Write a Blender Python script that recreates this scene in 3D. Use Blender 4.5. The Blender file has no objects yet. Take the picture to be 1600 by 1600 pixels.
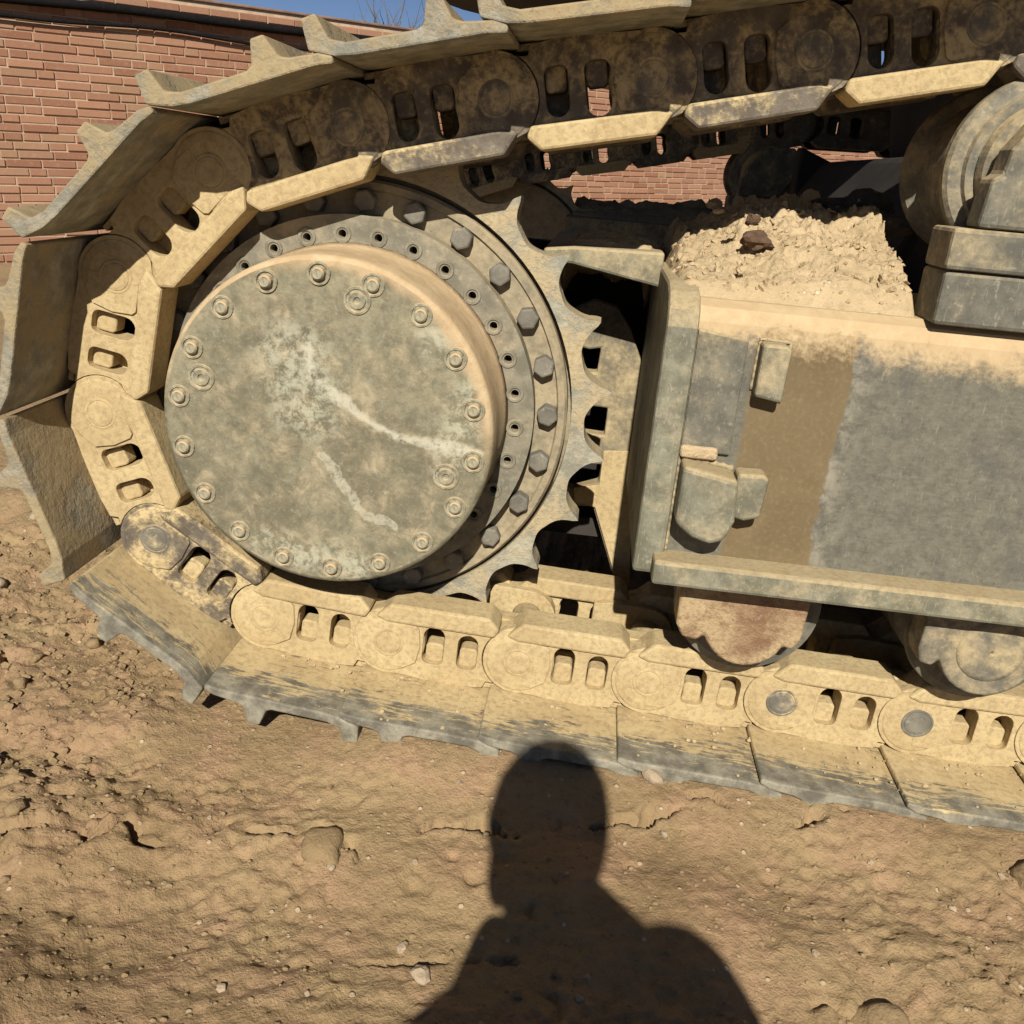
import bpy, bmesh, math, random
import numpy as np
from mathutils import Vector, Matrix
from mathutils.geometry import tessellate_polygon

random.seed(7)
RNG = np.random.default_rng(11)
S = bpy.context.scene
COL = S.collection
Z0 = 0.55                      # height of the drive hub's axis above the dirt
PI = math.pi

# ------------------------------------------------------------------ camera
R_ = Vector((0.99164821, 0.09616813, 0.08593901))
U_ = Vector((-0.11369989, 0.33733493, 0.93449317))
F_ = Vector((-0.06087823, 0.93645973, -0.34545189))
CAM = Vector((0.396, -1.5887, 0.4086 + Z0))
cam_data = bpy.data.cameras.new('camera')
cam = bpy.data.objects.new('camera', cam_data)
COL.objects.link(cam)
m = Matrix((R_, U_, -F_)).transposed().to_4x4()
m.translation = CAM
cam.matrix_world = m
cam_data.sensor_width = 36.0
cam_data.lens = 1450 / 1600 * 36.0
cam_data.clip_start = 0.02
cam_data.clip_end = 600
S.camera = cam

# ------------------------------------------------------------------ light
SUN_EL, SUN_AZ = 37.0, 0.6     # light runs along +Y, a touch towards -X
el, az = math.radians(SUN_EL), math.radians(SUN_AZ)
LDIR = Vector((-math.sin(az) * math.cos(el), math.cos(az) * math.cos(el), -math.sin(el)))
world = bpy.data.worlds.new('World')
S.world = world
world.use_nodes = True
wn = world.node_tree.nodes
wl = world.node_tree.links
sky = wn.new('ShaderNodeTexSky')
sky.sky_type = 'NISHITA'
sky.sun_disc = False
sky.sun_elevation = el
sky.sun_rotation = math.radians(180 - SUN_AZ)
sky.air_density = 0.48
sky.dust_density = 0.2
sky.altitude = 1200
sky.ozone_density = 1.5
wn['Background'].inputs['Strength'].default_value = 0.05
wl.new(sky.outputs['Color'], wn['Background'].inputs['Color'])
sun_data = bpy.data.lights.new('sun', 'SUN')
sun_data.energy = 5.0
sun_data.angle = math.radians(0.55)
sun_data.color = (1.0, 0.955, 0.87)
sun = bpy.data.objects.new('sun', sun_data)
COL.objects.link(sun)
sun.rotation_euler = LDIR.to_track_quat('-Z', 'Y').to_euler()
S.view_settings.view_transform = 'Standard'
S.view_settings.look = 'None'
S.view_settings.exposure = 0.48
S.view_settings.gamma = 1.0
S.view_settings.use_curve_mapping = False

# ------------------------------------------------------------------ noise
TAB = RNG.random((256, 256))
def vnoise(x, y, seed=0):
    x = np.asarray(x, float) + seed * 17.31
    y = np.asarray(y, float) + seed * 9.77
    xi = np.floor(x).astype(int); yi = np.floor(y).astype(int)
    fx = x - xi; fy = y - yi
    fx = fx * fx * fx * (fx * (fx * 6 - 15) + 10); fy = fy * fy * fy * (fy * (fy * 6 - 15) + 10)
    a = TAB[xi % 256, yi % 256]; b = TAB[(xi + 1) % 256, yi % 256]
    c = TAB[xi % 256, (yi + 1) % 256]; d = TAB[(xi + 1) % 256, (yi + 1) % 256]
    return (a * (1 - fx) + b * fx) * (1 - fy) + (c * (1 - fx) + d * fx) * fy - 0.5
def fbm(x, y, oct=5, seed=0, gain=0.5):
    s = 0; a = 1.0; f = 1.0
    for k in range(oct):
        s = s + a * vnoise(np.asarray(x) * f, np.asarray(y) * f, seed + k * 3)
        a *= gain; f *= 2.03
    return s
def sstep(e0, e1, x):
    t = np.clip((np.asarray(x, float) - e0) / (e1 - e0), 0, 1)
    return t * t * (3 - 2 * t)

# ------------------------------------------------------------------ material helpers
class NT:
    def __init__(self, name):
        self.mat = bpy.data.materials.new(name)
        self.mat.use_nodes = True
        self.t = self.mat.node_tree
        self.b = self.t.nodes['Principled BSDF']
    def n(self, kind, **kw):
        nd = self.t.nodes.new(kind)
        for k, v in kw.items():
            setattr(nd, k, v)
        return nd
    def l(self, a, b):
        self.t.links.new(a, b)
    def put(self, sock, v):
        if hasattr(v, 'is_output'):
            self.l(v, sock)
        else:
            sock.default_value = v
    def math(self, op, a, b=None, c=None, clamp=False):
        nd = self.n('ShaderNodeMath', operation=op, use_clamp=clamp)
        self.put(nd.inputs[0], a)
        if b is not None: self.put(nd.inputs[1], b)
        if c is not None: self.put(nd.inputs[2], c)
        return nd.outputs[0]
    def vmath(self, op, a, b):
        nd = self.n('ShaderNodeVectorMath', operation=op)
        self.put(nd.inputs[0], a); self.put(nd.inputs[1], b)
        return nd.outputs[0]
    def noise(self, vec, scale, detail=4, rough=0.55, dist=0.0):
        nd = self.n('ShaderNodeTexNoise')
        self.l(vec, nd.inputs['Vector'])
        nd.inputs['Scale'].default_value = scale
        nd.inputs['Detail'].default_value = detail
        nd.inputs['Roughness'].default_value = rough
        nd.inputs['Distortion'].default_value = dist
        return nd.outputs['Fac']
    def ramp(self, x, lo, hi):
        nd = self.n('ShaderNodeMapRange', interpolation_type='SMOOTHSTEP')
        self.put(nd.inputs[0], x)
        self.put(nd.inputs[1], lo); self.put(nd.inputs[2], hi)
        return nd.outputs[0]
    def mix(self, f, a, b):
        nd = self.n('ShaderNodeMix', data_type='RGBA')
        self.put(nd.inputs[0], f)
        for i, v in ((6, a), (7, b)):
            if hasattr(v, 'is_output'): self.l(v, nd.inputs[i])
            else: nd.inputs[i].default_value = (v[0], v[1], v[2], 1)
        return nd.outputs[2]
    def scale(self, vec, s):
        nd = self.n('ShaderNodeMapping')
        self.l(vec, nd.inputs[0])
        nd.inputs['Scale'].default_value = s
        return nd.outputs[0]
    def coords(self, rnd=True):
        tc = self.n('ShaderNodeTexCoord')
        v = tc.outputs['Object']
        if rnd:
            oi = self.n('ShaderNodeObjectInfo')
            c = self.n('ShaderNodeCombineXYZ')
            r = self.math('MULTIPLY', oi.outputs['Random'], 57.0)
            for i in range(3): self.l(r, c.inputs[i])
            v2 = self.vmath('ADD', v, c.outputs[0])
            return v2, v, oi
        return v, v, None
    def bump(self, h, strength=0.5, dist=0.004, prev=None):
        nd = self.n('ShaderNodeBump')
        nd.inputs['Strength'].default_value = strength
        nd.inputs['Distance'].default_value = dist
        self.l(h, nd.inputs['Height'])
        if prev is not None: self.l(prev, nd.inputs['Normal'])
        return nd.outputs[0]
    def finish(self, col, rough, normal=None, metallic=0.0):
        self.put(self.b.inputs['Base Color'], col)
        self.put(self.b.inputs['Roughness'], rough)
        self.put(self.b.inputs['Metallic'], metallic)
        if normal is not None: self.l(normal, self.b.inputs['Normal'])
        self.b.inputs['Specular IOR Level'].default_value = 0.3
        return self.mat

DUST = (0.475, 0.37, 0.195)
DUST2 = (0.385, 0.285, 0.145)
STEEL = (0.118, 0.112, 0.092)
STEEL2 = (0.205, 0.192, 0.152)

def scratches(m, v):
    """short fine scrapes lying every which way"""
    best = None
    for rot, sc in (((0.2, 1.1, 0.4), (330, 260, 60)), ((0.7, -0.7, 1.0), (420, 300, 75)), ((0.1, 0.25, 0.8), (300, 380, 48))):
        b = m.n('ShaderNodeMapping'); m.l(v, b.inputs[0]); b.inputs['Rotation'].default_value = rot; b.inputs['Scale'].default_value = sc
        c = m.ramp(m.noise(b.outputs[0], 1.0, 1, 0.5, 0.8), 0.66, 0.80)
        best = c if best is None else m.math('MAXIMUM', best, c)
    return best

def dusty(name, metal=STEEL, metal2=STEEL2, dust=DUST, dust2=DUST2, streak=None, edge_y=None, rough=0.75, bumpd=0.0022, fine=90.0, top=0.18, soft=0.12, scr=0.0):
    """worn steel under a coat of dry earth; object colour R gives how much earth"""
    m = NT(name)
    v, vo, oi = m.coords()
    sep = m.n('ShaderNodeSeparateColor'); m.l(oi.outputs['Color'], sep.inputs[0])
    amt = sep.outputs[0]
    n1 = m.noise(v, 9.0, 7, 0.62, 0.6)
    n2 = m.noise(v, fine, 5, 0.6)
    n3 = m.noise(v, 26.0, 5, 0.6)
    k = m.math('ADD', m.math('MULTIPLY', n1, 0.9), m.math('MULTIPLY', n3, 0.5))
    k = m.math('ADD', k, m.math('MULTIPLY', m.math('SUBTRACT', n2, 0.5), 0.35))
    if streak:
        ns = m.noise(m.scale(v, streak), 1.0, 6, 0.65, 0.4)
        k = m.math('ADD', k, m.math('MULTIPLY', m.math('SUBTRACT', ns, 0.5), 1.9))
    # settled earth lies on faces that look up
    g = m.n('ShaderNodeNewGeometry')
    sx = m.n('ShaderNodeSeparateXYZ'); m.l(g.outputs['Normal'], sx.inputs[0])
    k = m.math('ADD', k, m.math('MULTIPLY', sx.outputs[2], top))
    if edge_y is not None:
        so = m.n('ShaderNodeSeparateXYZ'); m.l(vo, so.inputs[0])
        k = m.math('SUBTRACT', k, m.math('MULTIPLY', m.ramp(so.outputs[1], edge_y[0], edge_y[1]), edge_y[2]))
    thr = m.math('SUBTRACT', 1.25, m.math('MULTIPLY', amt, 1.0))
    mask = m.ramp(k, m.math('SUBTRACT', thr, soft), m.math('ADD', thr, soft))
    if soft > 0.2: mask = m.math('MULTIPLY', mask, 0.8)
    mc = m.mix(m.ramp(n3, 0.35, 0.68), metal, metal2)
    mc = m.mix(m.math('MULTIPLY', m.ramp(n2, 0.56, 0.76), 0.5), mc, (0.33, 0.31, 0.25))
    if scr: mc = m.mix(m.math('MULTIPLY', scratches(m, v), scr), mc, (0.42, 0.39, 0.31))
    dc = m.mix(m.ramp(n1, 0.3, 0.72), dust2, dust)
    nf = m.noise(v, fine * 3.2, 3, 0.6)
    dc = m.mix(m.math('MULTIPLY', m.ramp(n2, 0.58, 0.34), 0.5), dc, (0.25, 0.175, 0.09))
    dc = m.mix(m.math('MULTIPLY', m.ramp(nf, 0.60, 0.74), 0.45), dc, tuple(min(1, x * 1.35) for x in dust))
    dc = m.mix(m.math('MULTIPLY', m.ramp(nf, 0.40, 0.27), 0.5), dc, tuple(x * 0.5 for x in dust2))
    mc = m.mix(m.math('MULTIPLY', m.ramp(nf, 0.42, 0.28), 0.55), mc, tuple(x * 0.5 for x in metal))
    col = m.mix(mask, mc, dc)
    h = m.math('ADD', m.math('MULTIPLY', mask, 0.7), m.math('ADD', m.math('MULTIPLY', n2, 0.55), m.math('ADD', m.math('MULTIPLY', n3, 0.5), m.math('MULTIPLY', nf, 0.22))))
    nrm = m.bump(h, 0.55, bumpd)
    r = m.math('SUBTRACT', 0.95, m.math('MULTIPLY', m.math('SUBTRACT', 1.0, mask), 1 - rough + 0.0))
    return m.finish(col, r, nrm)

M = {}
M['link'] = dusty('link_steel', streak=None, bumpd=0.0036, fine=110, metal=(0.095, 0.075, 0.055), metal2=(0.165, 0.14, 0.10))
M['shoe'] = dusty('shoe_steel', streak=(16, 110, 60), edge_y=(-0.14, -0.262, 0.60), metal=(0.115, 0.102, 0.076), metal2=(0.27, 0.245, 0.18))
M['shoe_upper'] = dusty('shoe_steel_dry', metal=(0.17, 0.162, 0.125), metal2=(0.36, 0.345, 0.275), dust=(0.33, 0.26, 0.145), dust2=(0.20, 0.15, 0.085), soft=0.16, scr=0.35, bumpd=0.005)
M['frame_dark'] = dusty('frame_steel', metal=(0.092, 0.086, 0.066), metal2=(0.15, 0.14, 0.105), soft=0.3, scr=0.25, top=0.35)
M['roller'] = dusty('roller_steel', metal=(0.10, 0.095, 0.075), metal2=(0.19, 0.17, 0.125), soft=0.25)
M['cap_rust'] = dusty('rusty_cap', metal=(0.17, 0.095, 0.05), metal2=(0.27, 0.17, 0.095), dust=(0.40, 0.295, 0.165), dust2=(0.29, 0.20, 0.11), fine=130, soft=0.16, bumpd=0.005)
M['bolt'] = dusty('bolt_steel', metal=(0.115, 0.104, 0.082), metal2=(0.18, 0.163, 0.125))
M['flange'] = dusty('flange_steel', metal=(0.135, 0.123, 0.088), metal2=(0.21, 0.19, 0.14), dust=(0.37, 0.30, 0.185), dust2=(0.29, 0.232, 0.14), top=0.25, soft=0.22)
M['sprocket'] = dusty('worn_tooth_steel', metal=(0.20, 0.188, 0.142), metal2=(0.38, 0.355, 0.27), dust=(0.40, 0.32, 0.19), dust2=(0.31, 0.25, 0.15), fine=120, bumpd=0.004)

def cover_material():
    m = NT('cover_plate')
    v, vo, oi = m.coords(False)
    n1 = m.noise(v, 7.0, 7, 0.62, 0.8)
    n2 = m.noise(v, 120.0, 5, 0.65)
    n3 = m.noise(v, 28.0, 6, 0.65, 0.5)
    col = m.mix(m.ramp(n1, 0.36, 0.64), (0.148, 0.130, 0.082), (0.222, 0.200, 0.128))
    col = m.mix(m.math('MULTIPLY', m.ramp(n3, 0.5, 0.72), 0.5), col, (0.285, 0.26, 0.18))
    col = m.mix(m.math('MULTIPLY', m.ramp(n3, 0.46, 0.3), 0.5), col, (0.105, 0.092, 0.058))
    col = m.mix(m.math('MULTIPLY', m.ramp(n2, 0.54, 0.74), 0.55), col, (0.34, 0.32, 0.23))
    n4 = m.noise(v, 62.0, 6, 0.75, 0.3)
    col = m.mix(m.math('MULTIPLY', m.ramp(n4, 0.56, 0.34), 0.55), col, (0.095, 0.086, 0.056))
    col = m.mix(m.math('MULTIPLY', m.ramp(n4, 0.54, 0.70), 0.45), col, (0.29, 0.272, 0.19))
    # pale scrapes and scuffs, each with its own course over the plate
    sp = m.n('ShaderNodeSeparateXYZ'); m.l(vo, sp.inputs[0])
    wob = m.math('MULTIPLY', m.math('SUBTRACT', m.noise(v, 22.0, 4, 0.6), 0.5), 0.035)
    X = m.math('ADD', sp.outputs[0], wob)
    Z = m.math('ADD', sp.outputs[2], wob)
    def seg(ax, az_, bx, bz, w, soft):
        dx, dz = bx - ax, bz - az_
        L2 = dx * dx + dz * dz
        px = m.math('SUBTRACT', X, ax); pz = m.math('SUBTRACT', Z, az_)
        t = m.math('DIVIDE', m.math('ADD', m.math('MULTIPLY', px, dx), m.math('MULTIPLY', pz, dz)), L2, clamp=True)
        ex = m.math('SUBTRACT', px, m.math('MULTIPLY', t, dx)); ez = m.math('SUBTRACT', pz, m.math('MULTIPLY', t, dz))
        d = m.math('SQRT', m.math('ADD', m.math('MULTIPLY', ex, ex), m.math('MULTIPLY', ez, ez)))
        return m.ramp(d, w + soft, w)
    pts = [(-0.036, 0.123), (-0.021, 0.08), (0.052, 0.026), (0.114, -0.003), (0.176, -0.009), (0.245, -0.012)]
    ws = [0.003, 0.002, 0.001, 0.002, 0.003]
    mk = None
    for i in range(5):
        s = seg(*pts[i], *pts[i + 1], ws[i], 0.010)
        mk = s if mk is None else m.math('MAXIMUM', mk, s)
    pts2 = [(-0.006, -0.045), (0.024, -0.092), (0.067, -0.133), (0.112, -0.157)]
    for i in range(3):
        s = m.math('MULTIPLY', seg(*pts2[i], *pts2[i + 1], 0.005, 0.004), 0.62)
        mk = m.math('MAXIMUM', mk, s)
    scuff = m.math('MULTIPLY', seg(-0.055, 0.115, -0.03, 0.03, 0.02, 0.06), m.ramp(n4, 0.40, 0.60))
    scuff2 = m.math('MULTIPLY', m.math('MAXIMUM', seg(-0.10, -0.205, 0.06, -0.238, 0.005, 0.04), seg(0.20, -0.02, 0.235, 0.08, 0.006, 0.045)), m.ramp(n4, 0.42, 0.60))
    scuff3 = m.math('MULTIPLY', seg(0.165, 0.155, 0.165, 0.15, 0.012, 0.03), m.ramp(n3, 0.40, 0.55))
    mk2 = m.math('MAXIMUM', m.math('MAXIMUM', scuff, scuff2), scuff3)
    brk = m.ramp(m.math('ADD', m.math('MULTIPLY', n2, 0.6), m.math('MULTIPLY', n3, 0.5)), 0.40, 0.58)
    col = m.mix(m.math('MULTIPLY', m.math('MULTIPLY', mk, brk), 0.72), col, (0.50, 0.47, 0.36))
    col = m.mix(m.math('MULTIPLY', mk2, 0.62), col, (0.42, 0.41, 0.30))
    # loose earth caught round the upper rim and on the drum's shoulder
    g = m.n('ShaderNodeNewGeometry')
    sx = m.n('ShaderNodeSeparateXYZ'); m.l(g.outputs['Normal'], sx.inputs[0])
    rr = m.math('SQRT', m.math('ADD', m.math('MULTIPLY', sp.outputs[0], sp.outputs[0]), m.math('MULTIPLY', sp.outputs[2], sp.outputs[2])))
    cres = m.math('MULTIPLY', m.ramp(m.math('ADD', rr, m.math('MULTIPLY', m.math('SUBTRACT', n1, 0.5), 0.05)), 0.238, 0.262),
                  m.ramp(m.math('ADD', m.math('MULTIPLY', sp.outputs[0], 0.7), sp.outputs[2]), 0.10, 0.26))
    dm = m.math('MAXIMUM', m.ramp(m.math('ADD', sx.outputs[2], m.math('MULTIPLY', m.math('SUBTRACT', n3, 0.5), 0.6)), -0.05, 0.35), cres)
    dc = m.mix(m.ramp(n3, 0.35, 0.7), (0.39, 0.275, 0.15), (0.48, 0.36, 0.21))
    col = m.mix(dm, col, dc)
    nrm = m.bump(m.math('ADD', m.math('MULTIPLY', n3, 0.8), m.math('ADD', m.math('MULTIPLY', n4, 0.7), m.math('MULTIPLY', n2, 0.4))), 0.6, 0.003)
    return m.finish(col, 0.82, nrm)
M['cover'] = cover_material()

def frame_material():
    m = NT('frame_side')
    v, vo, oi = m.coords(False)
    n1 = m.noise(v, 6.0, 6, 0.6, 0.5)
    n2 = m.noise(v, 130.0, 5, 0.65)
    n3 = m.noise(v, 30.0, 6, 0.7, 0.4)
    nb = m.noise(m.scale(v, (60, 60, 220)), 1.0, 6, 0.7)
    sp = m.n('ShaderNodeSeparateXYZ'); m.l(vo, sp.inputs[0])
    # grey bare paint right of a scraped border, brown earth film between the lugs
    gray = m.mix(m.ramp(m.math('ADD', m.math('MULTIPLY', n3, 0.6), m.math('MULTIPLY', nb, 0.5)), 0.38, 0.74), (0.100, 0.092, 0.068), (0.160, 0.148, 0.108))
    gray = m.mix(m.math('MULTIPLY', m.ramp(n2, 0.58, 0.76), 0.6), gray, (0.27, 0.25, 0.185))
    gray = m.mix(m.math('MULTIPLY', m.ramp(m.math('ADD', n1, m.math('MULTIPLY', m.math('SUBTRACT', n3, 0.5), 0.3)), 0.46, 0.34), 0.7), gray, (0.095, 0.09, 0.078))
    n5 = m.noise(v, 75.0, 5, 0.7, 0.3)
    gray = m.mix(m.math('MULTIPLY', m.ramp(n5, 0.50, 0.34), 0.42), gray, (0.062, 0.056, 0.042))
    gray = m.mix(m.math('MULTIPLY', m.ramp(n5, 0.55, 0.72), 0.35), gray, (0.22, 0.205, 0.15))
    gray = m.mix(m.math('MULTIPLY', scratches(m, v), 0.2), gray, (0.40, 0.37, 0.30))
    brown = m.mix(m.ramp(n1, 0.35, 0.65), (0.125, 0.088, 0.042), (0.165, 0.120, 0.060))
    brown = m.mix(m.math('MULTIPLY', m.ramp(n2, 0.45, 0.8), 0.4), brown, (0.30, 0.22, 0.12))
    brown = m.mix(m.math('MULTIPLY', m.ramp(m.math('ADD', m.math('MULTIPLY', n3, 0.7), m.math('MULTIPLY', nb, 0.4)), 0.45, 0.72), 0.45), brown, (0.15, 0.11, 0.06))
    border = m.math('ADD', 0.776, m.math('ADD', m.math('MULTIPLY', m.math('SUBTRACT', n1, 0.5), 0.05), m.math('MULTIPLY', m.ramp(sp.outputs[2], Z0 + 0.0, Z0 + 0.25), 0.012)))
    b1 = m.ramp(m.math('ADD', sp.outputs[0], m.math('MULTIPLY', m.math('SUBTRACT', n3, 0.5), 0.01)), border, m.math('ADD', border, 0.006))
    b2 = m.ramp(m.math('ADD', sp.outputs[0], m.math('MULTIPLY', m.math('SUBTRACT', n3, 0.5), 0.015)), 0.648, 0.636)
    col = m.mix(m.math('MAXIMUM', b1, b2), brown, gray)
    halo = m.math('MULTIPLY', m.math('MULTIPLY', b1, m.ramp(sp.outputs[0], m.math('ADD', border, 0.05), border)), m.ramp(n3, 0.4, 0.65))
    col = m.mix(m.math('MULTIPLY', halo, 0.5), col, (0.33, 0.29, 0.22))
    # earth washed over the rounded top edge
    td = m.ramp(m.math('ADD', m.math('ADD', sp.outputs[2], m.math('MULTIPLY', m.math('SUBTRACT', n1, 0.5), 0.08)), m.math('ADD', m.math('MULTIPLY', m.math('SUBTRACT', n3, 0.5), 0.07), m.math('MULTIPLY', m.math('SUBTRACT', n2, 0.5), 0.06))), Z0 + 0.172, Z0 + 0.222)
    dc = m.mix(m.ramp(n3, 0.35, 0.7), (0.40, 0.285, 0.155), (0.46, 0.345, 0.195))
    col = m.mix(td, col, dc)
    nrm = m.bump(m.math('ADD', m.math('MULTIPLY', n3, 0.6), m.math('MULTIPLY', n2, 0.5)), 0.5, 0.0018)
    return m.finish(col, 0.8, nrm)
M['frame'] = frame_material()
M['post'] = dusty('post_steel', metal=(0.125, 0.118, 0.080), metal2=(0.215, 0.205, 0.145), dust=(0.40, 0.315, 0.185), top=0.62, fine=120, soft=0.24, scr=0.35)

def earth_material(name, c1, c2, c3, speck, bump_d=0.006):
    m = NT(name)
    v, vo, oi = m.coords(False)
    n0 = m.noise(v, 1.7, 5, 0.55, 0.4)
    n1 = m.noise(v, 8.0, 6, 0.6, 0.5)
    n2 = m.noise(v, 60.0, 6, 0.65)
    n3 = m.noise(v, 260.0, 4, 0.6)
    col = m.mix(m.ramp(n0, 0.34, 0.66), c1, c2)
    col = m.mix(m.math('MULTIPLY', m.ramp(n1, 0.42, 0.68), 0.7), col, c3)
    col = m.mix(m.math('MULTIPLY', m.ramp(n2, 0.55, 0.32), 0.4), col, tuple(x * 0.62 for x in c1))
    vor = m.n('ShaderNodeTexVoronoi'); m.l(v, vor.inputs['Vector']); vor.inputs['Scale'].default_value = 55.0
    sepc = m.n('ShaderNodeSeparateColor'); m.l(vor.outputs['Color'], sepc.inputs[0])
    sp_ = m.math('MULTIPLY', m.ramp(vor.outputs['Distance'], 0.26, 0.16), m.ramp(sepc.outputs[0], 0.86, 0.9))
    col = m.mix(m.math('MULTIPLY', sp_, 0.75), col, speck)
    col = m.mix(m.math('MULTIPLY', m.ramp(n3, 0.55, 0.75), 0.35), col, tuple(min(1, x * 1.5) for x in c3))
    h = m.math('ADD', m.math('MULTIPLY', n2, 1.0), m.math('ADD', m.math('MULTIPLY', n3, 0.35), m.math('MULTIPLY', n1, 0.8)))
    h = m.math('ADD', h, m.math('MULTIPLY', sp_, 0.4))
    nrm = m.bump(h, 0.8, bump_d)
    return m.finish(col, 0.95, nrm)
M['ground'] = earth_material('brown_earth', (0.230, 0.152, 0.074), (0.308, 0.216, 0.110), (0.345, 0.212, 0.122), (0.50, 0.39, 0.25), 0.0085)
M['mud'] = earth_material('dry_mud', (0.40, 0.298, 0.168), (0.45, 0.34, 0.195), (0.49, 0.37, 0.22), (0.60, 0.49, 0.31), 0.008)
M['stone_pale'] = earth_material('pale_stone', (0.31, 0.235, 0.15), (0.38, 0.30, 0.205), (0.35, 0.26, 0.165), (0.45, 0.38, 0.28), 0.003)
M['clod'] = earth_material('earth_clod', (0.215, 0.145, 0.072), (0.275, 0.195, 0.10), (0.30, 0.205, 0.112), (0.4, 0.3, 0.2), 0.005)
M['dark_lump'] = earth_material('dark_lump', (0.045, 0.04, 0.036), (0.075, 0.066, 0.058), (0.10, 0.09, 0.08), (0.4, 0.37, 0.33), 0.006)
M['brick_chip'] = earth_material('brick_chip', (0.085, 0.05, 0.03), (0.11, 0.068, 0.04), (0.14, 0.085, 0.05), (0.2, 0.13, 0.08), 0.004)

def brick_material():
    m = NT('red_brick')
    v, vo, oi = m.coords(True)
    g = m.n('ShaderNodeNewGeometry')
    rnd = m.math('ADD', oi.outputs['Random'], g.outputs['Random Per Island'])
    rnd = m.math('FRACT', m.math('MULTIPLY', rnd, 7.31))
    n1 = m.noise(v, 30.0, 5, 0.6)
    n2 = m.noise(v, 160.0, 4, 0.6)
    n0 = m.noise(m.n('ShaderNodeNewGeometry').outputs['Position'], 0.9, 3, 0.5)
    col = m.mix(rnd, (0.235, 0.108, 0.062), (0.345, 0.182, 0.108))
    col = m.mix(m.math('MULTIPLY', m.ramp(m.math('FRACT', m.math('MULTIPLY', rnd, 13.7)), 0.72, 0.95), 0.7), col, (0.31, 0.19, 0.11))
    col = m.mix(m.math('MULTIPLY', m.ramp(n1, 0.5, 0.72), 0.45), col, (0.36, 0.22, 0.15))
    col = m.mix(m.math('MULTIPLY', m.ramp(n0, 0.45, 0.65), 0.3), col, (0.33, 0.18, 0.12))
    nrm = m.bump(m.math('ADD', n1, n2), 0.5, 0.004)
    return m.finish(col, 0.92, nrm)
M['brick'] = brick_material()
def simple(name, c, rough=0.8, var=0.25, scale=30.0, bump_d=0.002, c2=None):
    m = NT(name)
    v, vo, oi = m.coords(True)
    n1 = m.noise(v, scale, 5, 0.6); n2 = m.noise(v, scale * 6, 4, 0.6)
    c2 = c2 or tuple(x * (1 + var) for x in c)
    col = m.mix(m.ramp(n1, 0.3, 0.7), tuple(x * (1 - var) for x in c), c2)
    return m.finish(col, rough, m.bump(m.math('ADD', n1, n2), 0.4, bump_d))
M['mortar'] = simple('mortar', (0.43, 0.32, 0.22), 0.95, 0.15, 12)
M['coping'] = simple('cement', (0.20, 0.125, 0.09), 0.95, 0.25, 10)
M['rubber'] = simple('black_hose', (0.010, 0.009, 0.009), 0.95, 0.2)
M['rubber'].node_tree.nodes['Principled BSDF'].inputs['Specular IOR Level'].default_value = 0.05
M['bark'] = simple('grey_bark', (0.13, 0.11, 0.09), 0.9, 0.3, 60)
M['straw'] = simple('dry_straw', (0.52, 0.40, 0.20), 0.9, 0.3, 40)
M['paint'] = simple('house_paint', (0.16, 0.12, 0.045), 0.6, 0.3, 6)
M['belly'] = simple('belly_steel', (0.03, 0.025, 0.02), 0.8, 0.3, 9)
M['jacket'] = simple('dark_jacket', (0.03, 0.035, 0.05), 0.9, 0.2, 40)
M['skin'] = simple('skin', (0.42, 0.25, 0.17), 0.55, 0.06, 30, 0.0005)
M['hair'] = simple('dark_hair', (0.02, 0.016, 0.013), 0.6, 0.3, 120)
M['phone'] = simple('phone_body', (0.02, 0.02, 0.022), 0.3, 0.1)
M['glass'] = simple('cab_glass', (0.03, 0.035, 0.04), 0.1, 0.1)

# ------------------------------------------------------------------ mesh helpers
def link_obj(name, me, mat=None, parent=None, bevel=0.0, seg=2, smooth=False, color=None, ang=35):
    o = bpy.data.objects.new(name, me)
    COL.objects.link(o)
    if mat is not None and not me.materials:
        me.materials.append(M[mat] if isinstance(mat, str) else mat)
    if parent is not None: o.parent = parent
    if bevel > 0:
        b = o.modifiers.new('bevel', 'BEVEL')
        b.width = bevel; b.segments = seg; b.limit_method = 'ANGLE'; b.angle_limit = math.radians(ang)
        b.harden_normals = False
    if smooth:
        for p in me.polygons: p.use_smooth = True
    if color is not None: o.color = color
    return o
def mesh(name, v, f):
    me = bpy.data.meshes.new(name)
    me.from_pydata([tuple(map(float, p)) for p in v], [], f)
    me.update()
    return me
def fix_normals(me):
    bm = bmesh.new(); bm.from_mesh(me)
    bmesh.ops.remove_doubles(bm, verts=bm.verts, dist=1e-6)
    bmesh.ops.recalc_face_normals(bm, faces=bm.faces)
    bm.to_mesh(me); bm.free()
    return me
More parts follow.
